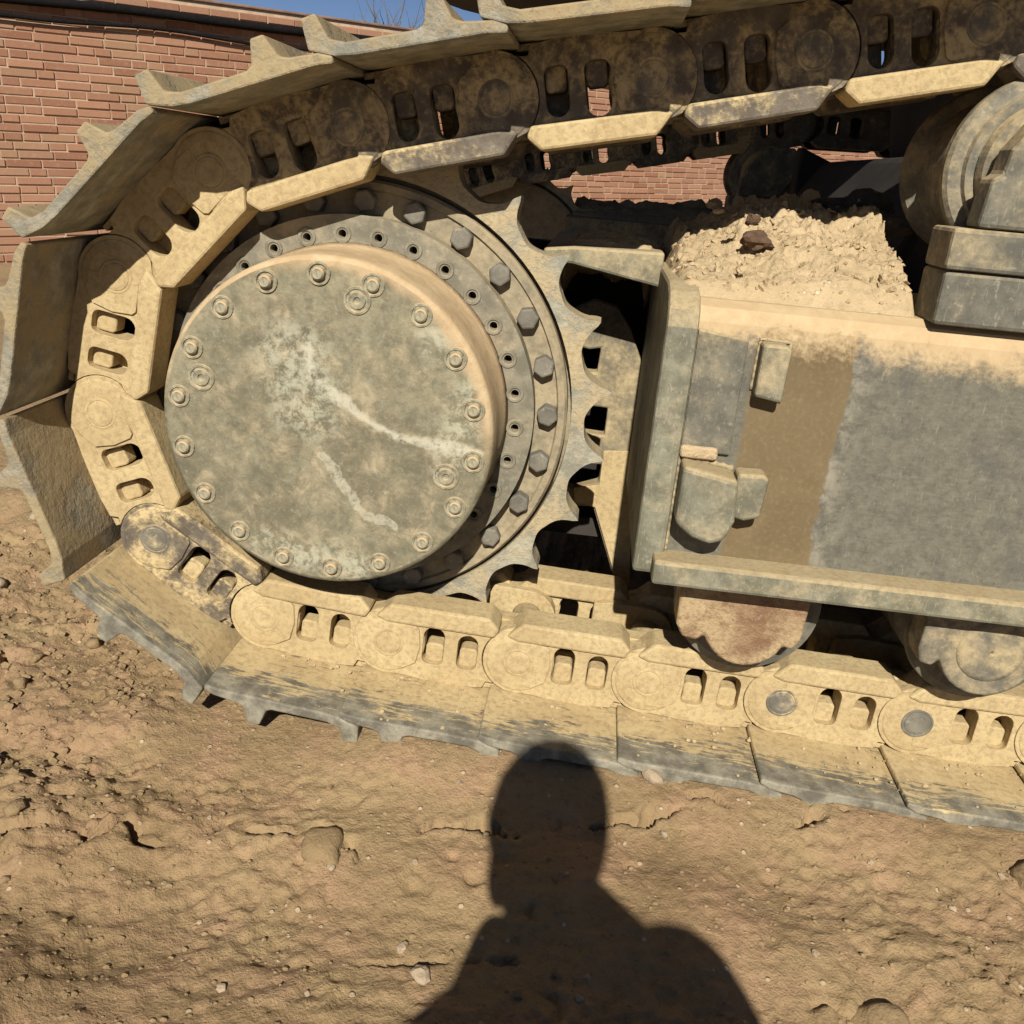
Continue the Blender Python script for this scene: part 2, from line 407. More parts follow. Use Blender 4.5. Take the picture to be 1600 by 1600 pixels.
class MB:
    """collects verts and faces for one mesh"""
    def __init__(self): self.v = []; self.f = []
    def add(self, v, f):
        n = len(self.v); self.v += list(v); self.f += [tuple(i + n for i in q) for q in f]
        return self
    def plate(self, outer, y0, y1, holes=()):
        """polygon in XZ (with holes) swept from y0 to y1"""
        loops = [list(outer)] + [list(h) for h in holes]
        flat = [p for l in loops for p in l]
        tri = tessellate_polygon([[Vector((p[0], p[1], 0)) for p in l] for l in loops])
        n = len(flat)
        v = [(p[0], y0, p[1]) for p in flat] + [(p[0], y1, p[1]) for p in flat]
        if holes: f = [tuple(t) for t in tri] + [tuple(i + n for i in reversed(t)) for t in tri]
        else: f = [tuple(range(n)), tuple(reversed(range(n, 2 * n)))]
        s = 0
        for l in loops:
            k = len(l)
            for i in range(k):
                a, b = s + i, s + (i + 1) % k
                f.append((a, b, b + n, a + n))
            s += k
        return self.add(v, f)
    def box(self, a, b):
        (x0, y0, z0), (x1, y1, z1) = a, b
        v = [(x0, y0, z0), (x1, y0, z0), (x1, y1, z0), (x0, y1, z0), (x0, y0, z1), (x1, y0, z1), (x1, y1, z1), (x0, y1, z1)]
        return self.add(v, [(0, 3, 2, 1), (4, 5, 6, 7), (0, 1, 5, 4), (1, 2, 6, 5), (2, 3, 7, 6), (3, 0, 4, 7)])
    def lathe(self, prof, cx=0, cz=0, n=64, closed=True):
        """profile of (radius, y) turned round the Y axis through (cx, cz)"""
        v = []; f = []; k = len(prof)
        for i in range(n):
            a = 2 * PI * i / n
            v += [(cx + r * math.cos(a), y, cz + r * math.sin(a)) for r, y in prof]
        kk = k if closed else k - 1
        for i in range(n):
            j = (i + 1) % n
            for t in range(kk):
                u = (t + 1) % k
                f.append((i * k + t, j * k + t, j * k + u, i * k + u))
        return self.add(v, f)
    def drum(self, r, y0, y1, cx=0, cz=0, n=48, ch=0.0):
        prof = [(0.0005, y0), (r - ch, y0), (r, y0 + ch), (r, y1 - ch), (r - ch, y1), (0.0005, y1)] if ch else [(0.0005, y0), (r, y0), (r, y1), (0.0005, y1)]
        return self.lathe(prof, cx, cz, n)
    def tube(self, pts, rad, n=8):
        pts = [Vector(p) for p in pts]
        base = len(self.v)
        rr = rad if hasattr(rad, '__len__') else [rad] * len(pts)
        ring = []
        for i, p in enumerate(pts):
            d = (pts[min(i + 1, len(pts) - 1)] - pts[max(i - 1, 0)]).normalized()
            a = d.cross(Vector((0, 0, 1)) if abs(d.z) < 0.9 else Vector((1, 0, 0))).normalized(); b = d.cross(a)
            ring.append([p + (a * math.cos(2 * PI * k / n) + b * math.sin(2 * PI * k / n)) * rr[i] for k in range(n)])
        v = [q for r in ring for q in r]; f = []
        for i in range(len(pts) - 1):
            for k in range(n):
                f.append((i * n + k, i * n + (k + 1) % n, (i + 1) * n + (k + 1) % n, (i + 1) * n + k))
        f.append(tuple(range(n))); f.append(tuple((len(pts) - 1) * n + k for k in reversed(range(n))))
        return self.add(v, f)
    def me(self, name): return fix_normals(mesh(name, self.v, self.f))
def arc(cx, cz, r, a0, a1, n):
    return [(cx + r * math.cos(math.radians(a0 + (a1 - a0) * i / n)), cz + r * math.sin(math.radians(a0 + (a1 - a0) * i / n))) for i in range(n + 1)]
def tag(o, label, cat, group=None, kind=None):
    if label: o['label'] = label
    if cat: o['category'] = cat
    if group: o['group'] = group
    if kind: o['kind'] = kind
    return o
def empty(name, loc=(0, 0, 0)):
    o = bpy.data.objects.new(name, None); COL.objects.link(o); o.location = loc
    o.empty_display_size = 0.1
    return o
def lump(name, r, seed, sub=2, amp=0.35, flat=0.7, freq=2.2):
    bm = bmesh.new(); bmesh.ops.create_icosphere(bm, subdivisions=sub, radius=1.0)
    rs = np.random.default_rng(seed); ph = rs.random((4, 3)) * 6.28; dirs = rs.normal(size=(4, 3)) * freq
    for vt in bm.verts:
        c = np.array(vt.co)
        d = 1 + amp * sum(math.sin(float(dirs[k] @ c) + ph[k, 0]) for k in range(4)) / 4 + amp * 0.35 * (rs.random() - 0.5)
        vt.co = Vector(c * d * np.array([1, 0.85, flat])) * r
    me = bpy.data.meshes.new(name); bm.to_mesh(me); bm.free()
    return me

# ================================================================== GROUND
def axis(lo, hi, step, far_lo, far_hi, grow=1.16):
    c = list(np.arange(lo, hi + 1e-9, step))
    s = step; x = c[-1]; r = []
    while x < far_hi: s = min(s * grow, 12); x += s; r.append(x)
    s = step; x = c[0]; l = []
    while x > far_lo: s = min(s * grow, 12); x -= s; l.append(x)
    return np.array(l[::-1] + c + r)
def polydist(x, y, pts):
    d = np.full(x.shape, 9.0)
    for (ax, ay), (bx, by) in zip(pts[:-1], pts[1:]):
        dx, dy = bx - ax, by - ay
        t = np.clip(((x - ax) * dx + (y - ay) * dy) / (dx * dx + dy * dy), 0, 1)
        d = np.minimum(d, np.hypot(x - ax - t * dx, y - ay - t * dy))
    return d
def ground_height(x, y):
    near = np.exp(-np.maximum(0, np.hypot(x - 0.4, y) - 2.5) / 4)
    left = sstep(0.05, -0.45, x + 0.25 * (y + 0.4))                 # dug, lumpier soil behind the sprocket
    h = 0.05 * fbm(x * 0.5, y * 0.5, 3, 1) + 0.018 * fbm(x * 2.2, y * 2.2, 4, 2)
    h += (0.008 + 0.022 * left) * fbm(x * 9, y * 9, 5, 3, 0.5)
    h += (0.005 + 0.010 * left) * np.abs(fbm(x * 26, y * 26, 4, 5)) * near
    h += 0.006 * fbm(x * 64, y * 64, 3, 9, 0.6) * near * (0.4 + 1.2 * sstep(-0.1, 0.3, fbm(x * 3, y * 3, 2, 77)))
    # broad tread bands pressed along the track
    h += 0.007 * np.sin((y + 0.06 * fbm(x * 1.5, y * 1.5, 2, 31)) * 21) * sstep(-0.25, -0.35, y) * near
    wx = x + 0.05 * fbm(x * 10, y * 10, 3, 21); wy = y + 0.035 * fbm(x * 14, y * 14, 4, 22)
    # broken slits in the crust
    for pts, w, dep, sd in (([(-0.36, -0.573), (-0.16, -0.52), (0.072, -0.455), (0.27, -0.405), (0.36, -0.395)], 0.0062, 0.042, 41),
                            ([(0.47, -0.375), (0.57, -0.335), (0.69, -0.282)], 0.0055, 0.036, 43),
                            ([(0.80, -0.312), (0.90, -0.275), (1.02, -0.228), (1.2, -0.20)], 0.0058, 0.038, 45),
                            ([(0.09, -0.48), (0.15, -0.50), (0.155, -0.56), (0.05, -0.585)], 0.003, 0.010, 47),
                            ([(0.2, -0.69), (0.36, -0.67), (0.45, -0.66)], 0.004, 0.004, 49),
                            ([(-0.55, 0.1), (-0.62, -0.1), (-0.6, -0.25)], 0.012, 0.03, 51),
                            ([(-0.42, -0.2), (-0.25, -0.13)], 0.007, 0.025, 53)):
        d = polydist(wx, wy, pts)
        on = sstep(0.0, 0.07, fbm(x * 17, y * 17, 3, sd) + 0.04)
        d = d / (0.7 + 1.0 * np.clip(fbm(x * 30, y * 30, 2, sd + 1) + 0.4, 0, 1))
        h -= dep * 1.9 * on * sstep(w * 1.7, w * 0.9, d)
        h += 0.14 * dep * on * np.exp(-((d - w * 2.8) / (w * 1.7)) ** 2)
    # pits and crescents left by boots, stones and hooves
    rs = np.random.default_rng(5)
    for k in range(110):
        px, py = rs.uniform(-0.9, 1.5), rs.uniform(-0.95, -0.1)
        if k > 70: px = rs.uniform(-1.3, -0.2); py = rs.uniform(-0.8, 0.5)
        r = rs.uniform(0.008, 0.026); a = rs.uniform(0, 6.28); dep = rs.uniform(0.004, 0.012)
        sel = (np.abs(x - px) < 0.1) & (np.abs(y - py) < 0.1)
        if not sel.any(): continue
        X = x[sel] - px; Y = y[sel] - py
        d = np.hypot(X, Y); cr = 0.5 + 0.5 * np.cos(np.arctan2(Y, X) - a)
        h[sel] -= dep * cr ** 2 * np.exp(-((d - r) / 0.005) ** 2)
        if k % 3 == 0: h[sel] -= dep * 1.4 * np.exp(-(d / (r * 0.6)) ** 2)
    # the shoes lie pressed into a shallow bed
    bed = sstep(-0.44, -0.255, y) * sstep(0.55, 0.35, y) * sstep(-0.35, -0.1, x)
    h = h * (1 - 0.75 * bed) + bed * np.interp(x, [-0.2, -0.02, 0.15, 0.4, 0.7, 1.05, 1.4], [-0.004, 0.006, 0.033, 0.029, 0.024, 0.013, 0.010])
    h -= 0.02 * sstep(-0.15, -0.5, y) * sstep(-0.3, 0.0, x)
    # ground climbs a little behind the sprocket, level ground towards the wall
    h += 0.07 * sstep(-0.35, -0.9, x) * sstep(-0.5, 0.6, y) * sstep(4.5, 1.5, y)
    h -= 0.12 * sstep(3.0, 8.0, y)
    return h
gx = axis(-1.1, 1.6, 0.0054, -90, 90); gy = axis(-0.95, 0.35, 0.0054, -60, 150)
GX, GY = np.meshgrid(gx, gy)
GZ = ground_height(GX, GY)
nx, ny = len(gx), len(gy)
me = bpy.data.meshes.new('ground')
me.vertices.add(nx * ny)
me.vertices.foreach_set('co', np.stack([GX, GY, GZ], -1).astype(np.float32).ravel())
ii = (np.arange(ny - 1)[:, None] * nx + np.arange(nx - 1)[None, :]).ravel()
quads = np.stack([ii, ii + 1, ii + nx + 1, ii + nx], 1).astype(np.int32)
me.loops.add(quads.size); me.loops.foreach_set('vertex_index', quads.ravel())
me.polygons.add(len(quads)); me.polygons.foreach_set('loop_start', np.arange(0, quads.size, 4, dtype=np.int32))
me.polygons.foreach_set('use_smooth', np.ones(len(quads), dtype=bool))
me.update(calc_edges=True); me.validate()
ground = link_obj('ground', me, 'ground')
ground['kind'] = 'structure'
def gz(x, y): return float(ground_height(np.array([[x]], float), np.array([[y]], float))[0, 0])

# ================================================================== BRICK WALL
WP = Vector((-3.7695, 5.7722, 0.7466 + Z0)); WD = Vector((0.70568632, 0.70724736, 0.04252053)).normalized()
WU = Vector((-0.0300, -0.0301, 0.9991)).normalized(); WN = WD.cross(WU).normalized()   # towards the camera
wall = empty('brick_wall', WP - WU * 1.45)
tag(wall, 'long red brick boundary wall with pale mortar joints behind the excavator', 'wall')
wrot = Matrix((WD, -WN, WU)).transposed().to_4x4()       # local: x along, -y towards camera, z up
wall.matrix_world = Matrix.Translation(WP - WU * 1.45) @ wrot
W0, W1, WH = -4.0, 18.0, 2.105
core = MB().box((W0, 0.008, -0.4), (W1, 0.24, WH))
link_obj('mortar_bed', core.me('mortar_bed'), 'mortar', wall)
cop = MB()
cop.plate([(0, 0), (0.30, 0), (0.30, 0.02), (0.15, 0.035), (0, 0.02)], 0, 22.0)
cv = [(W0 + p[1], -0.012 + p[0], WH + 0.002 + p[2]) for p in cop.v]
link_obj('coping', fix_normals(mesh('coping', cv, cop.f)), 'coping', wall, 0.006)
def brick_mesh(L, nm):
    b = MB().box((0, 0, 0), (L, 0.06, 0.052))
    me_ = b.me(nm); me_.materials.append(M['brick'])
    bm = bmesh.new(); bm.from_mesh(me_)
    front = [e for e in bm.edges if all(v_.co.y < 1e-4 for v_ in e.verts)]
    bmesh.ops.bevel(bm, geom=front, offset=0.0035, segments=1, affect='EDGES')
    bm.to_mesh(me_); bm.free()
    return me_
BS, BH = brick_mesh(0.240, 'brick_stretcher'), brick_mesh(0.115, 'brick_header')
allb = []
course = 0.0628
rb = random.Random(3)
for r in range(int(WH / course)):
    x = W0 + rb.uniform(0, 0.2); last = 0
    while x < W1 - 0.3:
        hd = rb.random() < (0.40 if last < 2 else 0.0)
        L = 0.115 if hd else 0.240
        last = last + 1 if hd else 0
        allb.append((x, r * course + 0.006, L, rb.uniform(-0.007, 0.003), rb.uniform(-0.012, 0.012)))
        x += L + 0.0105 + rb.uniform(-0.002, 0.003)
def px_of(p):
    d = p - CAM; z = d.dot(F_)
    return 800 + 1450 * d.dot(R_) / z, 800 - 1450 * d.dot(U_) / z
near_b = []; rest_b = []
for b in allb:
    w = WP - WU * 1.45 + WD * b[0] + WU * b[1]
    X, Y = px_of(w)
    vis = (-45 < X < 430 and -10 < Y < 435 and (Y < 420 - 1.1 * max(0, X - 10)) and (X < 220 or Y < 110))
    (near_b if vis and len(near_b) < 300 else rest_b).append(b)
for (x, z, L, dy, tilt) in near_b:
    o = bpy.data.objects.new('brick', BS if L > 0.2 else BH); COL.objects.link(o)
    o.parent = wall; o.location = (x, dy, z); o.rotation_euler = (0, tilt * 0.5, 0)
rb_ = MB()
for (x, z, L, dy, tilt) in rest_b:
    src = BS if L > 0.2 else BH
    rb_.add([(v.co.x + x, v.co.y + dy, v.co.z + z) for v in src.vertices], [tuple(p.vertices) for p in src.polygons])
o = link_obj('bricks', mesh('bricks', rb_.v, rb_.f), 'brick', wall); o['kind'] = 'stuff'

def wpt(u, v, out): return WP + WD * u + WU * v + WN * out
hose = MB().tube([wpt(u, 0.492 + 0.035 * math.sin((u + 1.1) * 0.55) + 0.006 * math.sin(u * 3), 0.06) for u in np.linspace(-3.9, 12, 60)], 0.034, 10)
tag(link_obj('black_hose', hose.me('black_hose'), 'rubber', smooth=True), 'thick black hose strung just below the top of the brick wall', 'hose')
cab = MB().tube([wpt(u, 0.395 + 0.018 * math.sin((u + 0.35) * 1.5) - 0.01 * math.cos(u * 4.2), 0.035) for u in np.linspace(-3.9, 12, 90)], 0.014, 8)
tag(link_obj('black_cable', cab.me('black_cable'), 'rubber', smooth=True), 'thin black cable running along the brick wall under the thick hose', 'cable')

# ================================================================== BARE TREES BEHIND THE WALL
def bare_tree(base, h, seed, label):
    rt = random.Random(seed)
    root = empty('bare_tree', base)
    tag(root, label, 'tree')
    trunk = MB().tube([(0, 0, 0), (0.02, 0.03, h * 0.3), (-0.03, 0.05, h * 0.55)], [0.09, 0.07, 0.05], 9)
    link_obj('trunk', trunk.me('trunk'), 'bark', root, smooth=True)
    cr = MB()
    def grow(p, d, L, r, lev):
        pts = [p]; q = p.copy(); dd = d.copy()
        for k in range(4):
            dd = (dd + Vector((rt.gauss(0, .10), rt.gauss(0, .10), rt.gauss(0.05, .06)))).normalized()
            q = q + dd * L / 4; pts.append(q.copy())
        cr.tube(pts, [r * (1 - 0.16 * k) for k in range(5)], 5 if lev < 2 else 4)
        if lev < 3:
            for k in range(rt.choice((1, 2, 2))):
                b = pts[rt.choice((2, 3, 4))]
                nd = (dd + Vector((rt.gauss(0, .45), rt.gauss(0, .45), rt.uniform(0.0, .5)))).normalized()
                grow(b, nd, L * rt.uniform(.6, .85), max(0.0035, r * 0.55), lev + 1)
    for k in range(5):
        a = k * 1.25 + rt.uniform(-.3, .3)
        grow(Vector((-0.02, 0.04, h * rt.uniform(.35, .55))), Vector((math.cos(a) * .45, math.sin(a) * .45, 1)).normalized(), h * 0.2, 0.03, 0)
    link_obj('crown', cr.me('crown'), 'bark', root)
    return root
tb = wpt(4.1, 0, -1.6)
bare_tree((tb.x, tb.y, -0.15), 3.4, 4, 'leafless tree with thin upright twigs rising over the brick wall')
tb = wpt(4.9, 0, -3.0)
bare_tree((tb.x, tb.y, -0.15), 3.5, 9, 'smaller leafless shrub-like tree farther behind the brick wall')

def dry_weed(base, seed, n, h, label):
    rt = random.Random(seed); mb = MB()
    root = empty('dry_weed', base); tag(root, label, 'weed')
    for k in range(n):
        a = rt.uniform(0, 6.28); l = rt.uniform(.05, .35); hh = h * rt.uniform(.5, 1)
        s = MB().tube([(rt.gauss(0, .04), rt.gauss(0, .04), 0), (math.cos(a) * l * .4, math.sin(a) * l * .4, hh * .6), (math.cos(a) * l, math.sin(a) * l, hh * rt.uniform(.75, 1))], [.008, .006, .003], 5)
        link_obj('stalk', s.me('stalk'), 'straw', root)
    return root
wb = wpt(6.25, 0, 1.2); dry_weed((wb.x, wb.y, -0.25), 2, 16, 0.75, 'clump of dry straw-coloured stalks in front of the brick wall')

# ================================================================== EXCAVATOR
exc = empty('excavator', (0, 0, 0))
tag(exc, 'crawler excavator with earth-caked steel track, drive sprocket and hub cover', 'excavator')
def DC(d): return (d, random.random(), 0, 1)

# ---- track link, local frame: boss pin at origin, +x to the next pin, +z to the rail
PITCH = 0.2387
def window(cx, w, z0, z1):
    r = w * 0.92
    return arc(cx - w + 0.012, z0 + 0.012, 0.012, 180, 270, 4) + arc(cx + w - 0.012, z0 + 0.012, 0.012, 270, 360, 4) + arc(cx, z1 - r, w, 0, 180, 10)
def link_mesh(side):
    mb = MB()
    s = side
    def Y(a): return 0.03 + s * a          # chain centre plane at y = 0.03, near side s = -1
    outer = arc(0, 0, 0.066, 128, 283, 14) + [(0.045, -0.066), (0.075, -0.070), (0.14, -0.070), (0.178, -0.066), (0.184, -0.052)]
    outer += arc(PITCH, 0, 0.0672, 232, 156, 9) + [(0.192, 0.052), (0.186, 0.066), (0.010, 0.066)]
    mb.plate(outer, Y(0.134), Y(0.083), [window(0.082, 0.0195, -0.034, 0.040), window(0.1445, 0.0185, -0.034, 0.034)])
    # inner strap reaching the next pin
    strap = [(0.13, -0.05), (0.17, -0.058)] + arc(PITCH, 0, 0.056, -95, 95, 10) + [(0.17, 0.058), (0.13, 0.05)]
    mb.plate(strap, Y(0.086), Y(0.052))
    # shoe flange
    mb.plate([(-0.02, -0.0695), (0.20, -0.0695), (0.20, -0.060), (-0.02, -0.056)], Y(0.124), Y(0.060))
    # swelling boss face
    mb.lathe([(0.0005, Y(0.1375)), (0.045, Y(0.1375)), (0.058, Y(0.1355)), (0.0655, Y(0.128)), (0.0655, Y(0.11)), (0.0005, Y(0.11))], 0, 0, 28)
    mb.plate([(0.0, 0.040), (0.0, -0.046), (0.030, -0.048), (0.052, -0.034), (0.058, 0.0), (0.054, 0.034), (0.048, 0.040)], Y(0.1385), Y(0.11))
    return mb.me('track_link')
LINK_N, LINK_F = link_mesh(-1), link_mesh(1)
def rail_mesh(s):       # running rail with cut ends, a little proud of the web
    return MB().plate([(-0.028, 0.050), (0.0, 0.0785), (0.178, 0.0785), (0.198, 0.058), (0.190, 0.042), (-0.006, 0.042)], 0.03 + s * 0.1415, 0.03 + s * 0.070).me('rail')
RAIL_N, RAIL_F = rail_mesh(-1), rail_mesh(1)
pe = MB().lathe([(0.0005, -0.1100), (0.016, -0.1108), (0.0215, -0.1098), (0.0228, -0.1086), (0.0242, -0.1094), (0.027, -0.1090), (0.028, -0.1080), (0.028, -0.10), (0.0005, -0.10)], 0, 0, 24)
PIN_END = pe.me('pin_end')
BUSH = MB().drum(0.031, -0.05, 0.11, 0, 0, 20).me('bushing')
def nut_mesh(cx):
    mb = MB()
    mb.plate([(cx - 0.0165, -0.064), (cx + 0.0165, -0.064), (cx + 0.0165, -0.004), (cx + 0.012, 0.001), (cx - 0.012, 0.001), (cx - 0.0165, -0.004)], -0.088, -0.056)
    return mb.me('nut')
NUT1, NUT2 = nut_mesh(0.083), nut_mesh(0.1455)
prof = [(-0.046, -0.0605), (-0.02, -0.0650), (0.165, -0.0700), (0.195, -0.0735), (0.2310, -0.0860), (0.2330, -0.1250), (0.2110, -0.1280), (0.1980, -0.0950),
        (0.176, -0.0880), (0.076, -0.0860), (0.066, -0.0900), (0.056, -0.1210), (0.036, -0.1210), (0.024, -0.0900), (0.012, -0.0850), (-0.03, -0.0790), (-0.048, -0.0700)]
SHOE = MB().plate(prof, -0.262, 0.322).me('track_shoe')
SHOE_U = SHOE.copy()
for me_, mt in ((LINK_N, 'link'), (LINK_F, 'link'), (RAIL_N, 'link'), (RAIL_F, 'link'), (PIN_END, 'bolt'), (BUSH, 'roller'), (NUT1, 'link'), (NUT2, 'link'), (SHOE, 'shoe'), (SHOE_U, 'shoe_upper')):
    me_.materials.append(M[mt])

pins = [(0.888, .65), (0.665, .6), (0.445, .549), (0.22, .502), (-0.001, .446), (-0.217, .364), (-0.379, .189), (-0.421, -.045), (-0.335, -.267),
        (-0.135, -.397), (0.097, -.416), (0.336, -.425), (0.572, -.433), (0.811, -.439), (1.050, -.447)]
first_u, last_l = pins[0], pins[-1]
p = Vector((1.05, -.447))
while p.x < 3.15:
    p = p + Vector((PITCH, -0.002)); pins.append((p.x, p.y))
cI = Vector((p.x + 0.02, p.y + 0.43)); a0 = math.atan2(p.y - cI.y, p.x - cI.x); R0 = (p - cI).length
stp = 2 * math.asin(PITCH / (2 * R0)); a = a0
while a + stp < PI / 2 + 0.15:
    a += stp; pins.append((cI.x + R0 * math.cos(a), cI.y + R0 * math.sin(a)))
pe_ = Vector(pins[-1]); tgt = [Vector((2.2, 0.60)), Vector((1.42, 0.70)), Vector((1.10, 0.692)), Vector(first_u)]
cur = pe_
for t in tgt:
    while (t - cur).length > PITCH * 0.75:
        n_ = max(1, round((t - cur).length / PITCH)); cur = cur + (t - cur) / n_
        if (cur - Vector(first_u)).length < 0.1: break
        pins.append((cur.x, cur.y))
NP = len(pins)
IDL = (cI.x, cI.y)
# earth cover, upper run round to lower; low values on upper links paint in shade
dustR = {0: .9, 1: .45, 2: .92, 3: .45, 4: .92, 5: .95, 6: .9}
dustShadeL = {0: .52, 1: .50, 2: .52, 3: .52, 4: .56, 5: .90, 6: .88, 7: .93, 8: .50, 9: .95, 10: .80, 11: .92, 12: .80, 13: .96, 14: .92}
dustS = {0: .6, 1: .58, 2: .6, 3: .58, 4: .6, 5: .6, 6: .6, 7: .62, 8: .80, 9: .72, 10: .66, 11: .70, 12: .66, 13: .72, 14: .82}
exc_parts = []
def chain(dy, near, zs=0.0):
    for k in range(NP):
        a = Vector(pins[k]); b = Vector(pins[(k + 1) % NP]); d = b - a
        ang = math.atan2(d.y, d.x)
        if a.x > 1.35 and 1.0 < b.x and not near and False: continue
        rot = (0, -ang, 0); loc = (a.x, dy, a.y + Z0 + zs)
        sc = (d.length / PITCH, 1, 1)
        dl = dustShadeL.get(k, .95 if a.y < 0 else .36); ds = dustS.get(k, .88 if a.y < 0 else .5)  # sparse earth on the upper links also darkens them as painted shade
        def put(nm, me_, col, par=exc, bev=0.0):
            o = link_obj(nm, me_, None, par, bev, 2, color=col)
            if par is exc: o.location = loc; o.rotation_euler = rot; o.scale = sc
            return o
        put('track_shoe', SHOE if a.y < -0.2 else SHOE_U, DC(ds), bev=0.003 if near else 0)
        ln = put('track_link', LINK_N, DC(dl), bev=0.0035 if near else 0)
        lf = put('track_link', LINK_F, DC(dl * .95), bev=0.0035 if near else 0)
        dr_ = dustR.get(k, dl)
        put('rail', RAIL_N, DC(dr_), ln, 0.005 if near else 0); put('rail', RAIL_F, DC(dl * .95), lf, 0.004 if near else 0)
        put('bushing', BUSH, DC(.6))
        if near:
            put('pin_end', PIN_END, DC(.45 if k in (8, 13, 14) else dl), ln)
            put('nut', NUT1, DC(min(1, dl + .05)), ln, 0.003); put('nut', NUT2, DC(min(1, dl + .02)), ln, 0.003)
chain(0.0, True)
FAR = 2.42
chain(FAR, False, -0.03)

# ---- drive sprocket
def sprocket_mesh():
    out = []
    NT_ = 23; ph = 54.8
    for k in range(NT_):
        base = math.radians(ph + 360 / NT_ * (k + 0.5))
        for i in range(-12, 13):
            t = i / 12 * 0.5
            aa = t * 2 * PI / NT_
            Rc, rho = 0.4645, 0.0605
            s_ = Rc * math.sin(aa)
            r = 0.451 if abs(s_) >= rho * 0.992 else min(0.451, Rc * math.cos(aa) - math.sqrt(rho * rho - s_ * s_))
            if abs(i) == 12 and i < 0: continue
            r += 0.0008 * math.sin(k * 5.1 + i * 0.7)
            out.append((r * math.cos(base + aa), r * math.sin(base + aa)))
    inner = [(0.381 * math.cos(2 * PI * i / 90), 0.381 * math.sin(2 * PI * i / 90)) for i in range(90)]
    return MB().plate(out, 0.0, 0.062, [inner])
def at_hub(mb, dy=0.0):
    mb.v = [(x, y + dy, z + Z0) for x, y, z in mb.v]; return mb
spr = link_obj('sprocket_ring', at_hub(sprocket_mesh()).me('sprocket_ring'), 'sprocket', exc, 0.004, 2, color=DC(.55))
hubd = MB().lathe([(0.10, -0.004), (0.355, -0.004), (0.358, -0.010), (0.369, -0.010), (0.3735, -0.004), (0.3735, 0.030), (0.392, 0.032), (0.392, 0.058), (0.10, 0.058)], 0, 0, 120)
hub = link_obj('sprocket_hub', at_hub(hubd).me('sprocket_hub'), 'flange', exc, 0.0, smooth=False, color=DC(.66))
def hexbolt(r, h, n=6, ch=0.12):
    mb = MB()
    for (rr, y) in (): pass
    ring = lambda rad, y, a0=0.0: [(rad * math.cos(2 * PI * i / n + a0), y, rad * math.sin(2 * PI * i / n + a0)) for i in range(n)]
    v = ring(r, 0) + ring(r, -h * 0.88) + ring(r * 0.86, -h)
    f = [(i, (i + 1) % n, n + (i + 1) % n, n + i) for i in range(n)] + [(n + i, n + (i + 1) % n, 2 * n + (i + 1) % n, 2 * n + i) for i in range(n)]
    f += [tuple(range(2 * n, 3 * n)), tuple(reversed(range(n)))]
    mb.add(v, f); return mb.me('bolt')
BOLT = hexbolt(0.0195, 0.024); BOLT.materials.append(M['bolt'])
for k in range(25):
    a = 1.299 - 0.2513 * k
    o = link_obj('bolt', BOLT, None, hub, 0.0015, 1, color=DC(.22 + .1 * random.random()))
    o.location = (0.34 * math.cos(a), -0.0035, 0.34 * math.sin(a) + Z0); o.rotation_euler = (0, random.random() * 2, 0)
# ---- flange with threaded holes
holes = [[(0.287 * math.cos(2.068 - 2 * PI / 30 * k) + 0.0068 * math.cos(2 * PI * j / 12), 0.287 * math.sin(2.068 - 2 * PI / 30 * k) + 0.0068 * math.sin(2 * PI * j / 12)) for j in range(12)] for k in range(30)]
rng_o = [(0.318 * math.cos(2 * PI * i / 120), 0.318 * math.sin(2 * PI * i / 120)) for i in range(120)]
rng_i = [(0.20 * math.cos(2 * PI * i / 90), 0.20 * math.sin(2 * PI * i / 90)) for i in range(90)]
fl = MB().plate(rng_o, -0.044, -0.0065, [rng_i] + holes)
flange = link_obj('drive_flange', at_hub(fl).me('drive_flange'), 'flange', exc, 0.003, 2, color=DC(.42))
RIM = MB().lathe([(0.0085, 0.0), (0.0105, -0.0022), (0.0145, -0.0022), (0.0155, 0.0)], 0, 0, 18, closed=False).me('hole_rim'); RIM.materials.append(M['flange'])
for k in range(30):
    a = 2.068 - 2 * PI / 30 * k
    o = link_obj('hole_rim', RIM, None, flange, color=DC(.35)); o.location = (0.287 * math.cos(a), -0.0442, 0.287 * math.sin(a) + Z0)
# ---- drum and cover plate
cvp = MB().lathe([(0.0005, -0.2), (0.258, -0.2), (0.2645, -0.1965), (0.2665, -0.190), (0.2685, -0.150), (0.2685, -0.052), (0.274, -0.0445), (0.0005, -0.0445)], 0, 0, 144)
cme = at_hub(cvp).me('hub_cover')
cover = bpy.data.objects.new('hub_cover', cme); COL.objects.link(cover); cover.parent = exc
cme.materials.append(M['cover'])
cme.transform(Matrix.Translation((0, 0, -Z0))); cover.location = (0, 0, Z0)
for p_ in cme.polygons: p_.use_smooth = abs(p_.normal.y) < 0.9
CB = MB().lathe([(0.0005, -0.0075), (0.0075, -0.0075), (0.0100, -0.0055), (0.0105, 0.0), (0.0135, 0.0), (0.0145, -0.0022), (0.0175, -0.0022), (0.0185, 0.001)], 0, 0, 20, closed=False).me('cover_bolt'); CB.materials.append(M['cover'])
CBR = MB().lathe([(0.0005, 0.0), (0.0045, 0.0), (0.0055, -0.0025), (0.0125, -0.0025), (0.0135, 0.0), (0.0165, 0.0), (0.0175, -0.002), (0.021, -0.002), (0.022, 0.001)], 0, 0, 20, closed=False).me('drain_plug'); CBR.materials.append(M['cover'])
for k in range(18):
    a = math.radians(33.4 + 20 * k)
    o = link_obj('cover_bolt', CB, None, cover); o.location = (0.239 * math.cos(a), -0.2002, 0.239 * math.sin(a))
    o.scale = (1, 1.5 if k in (3, 4) else random.uniform(.7, 1.1), 1)
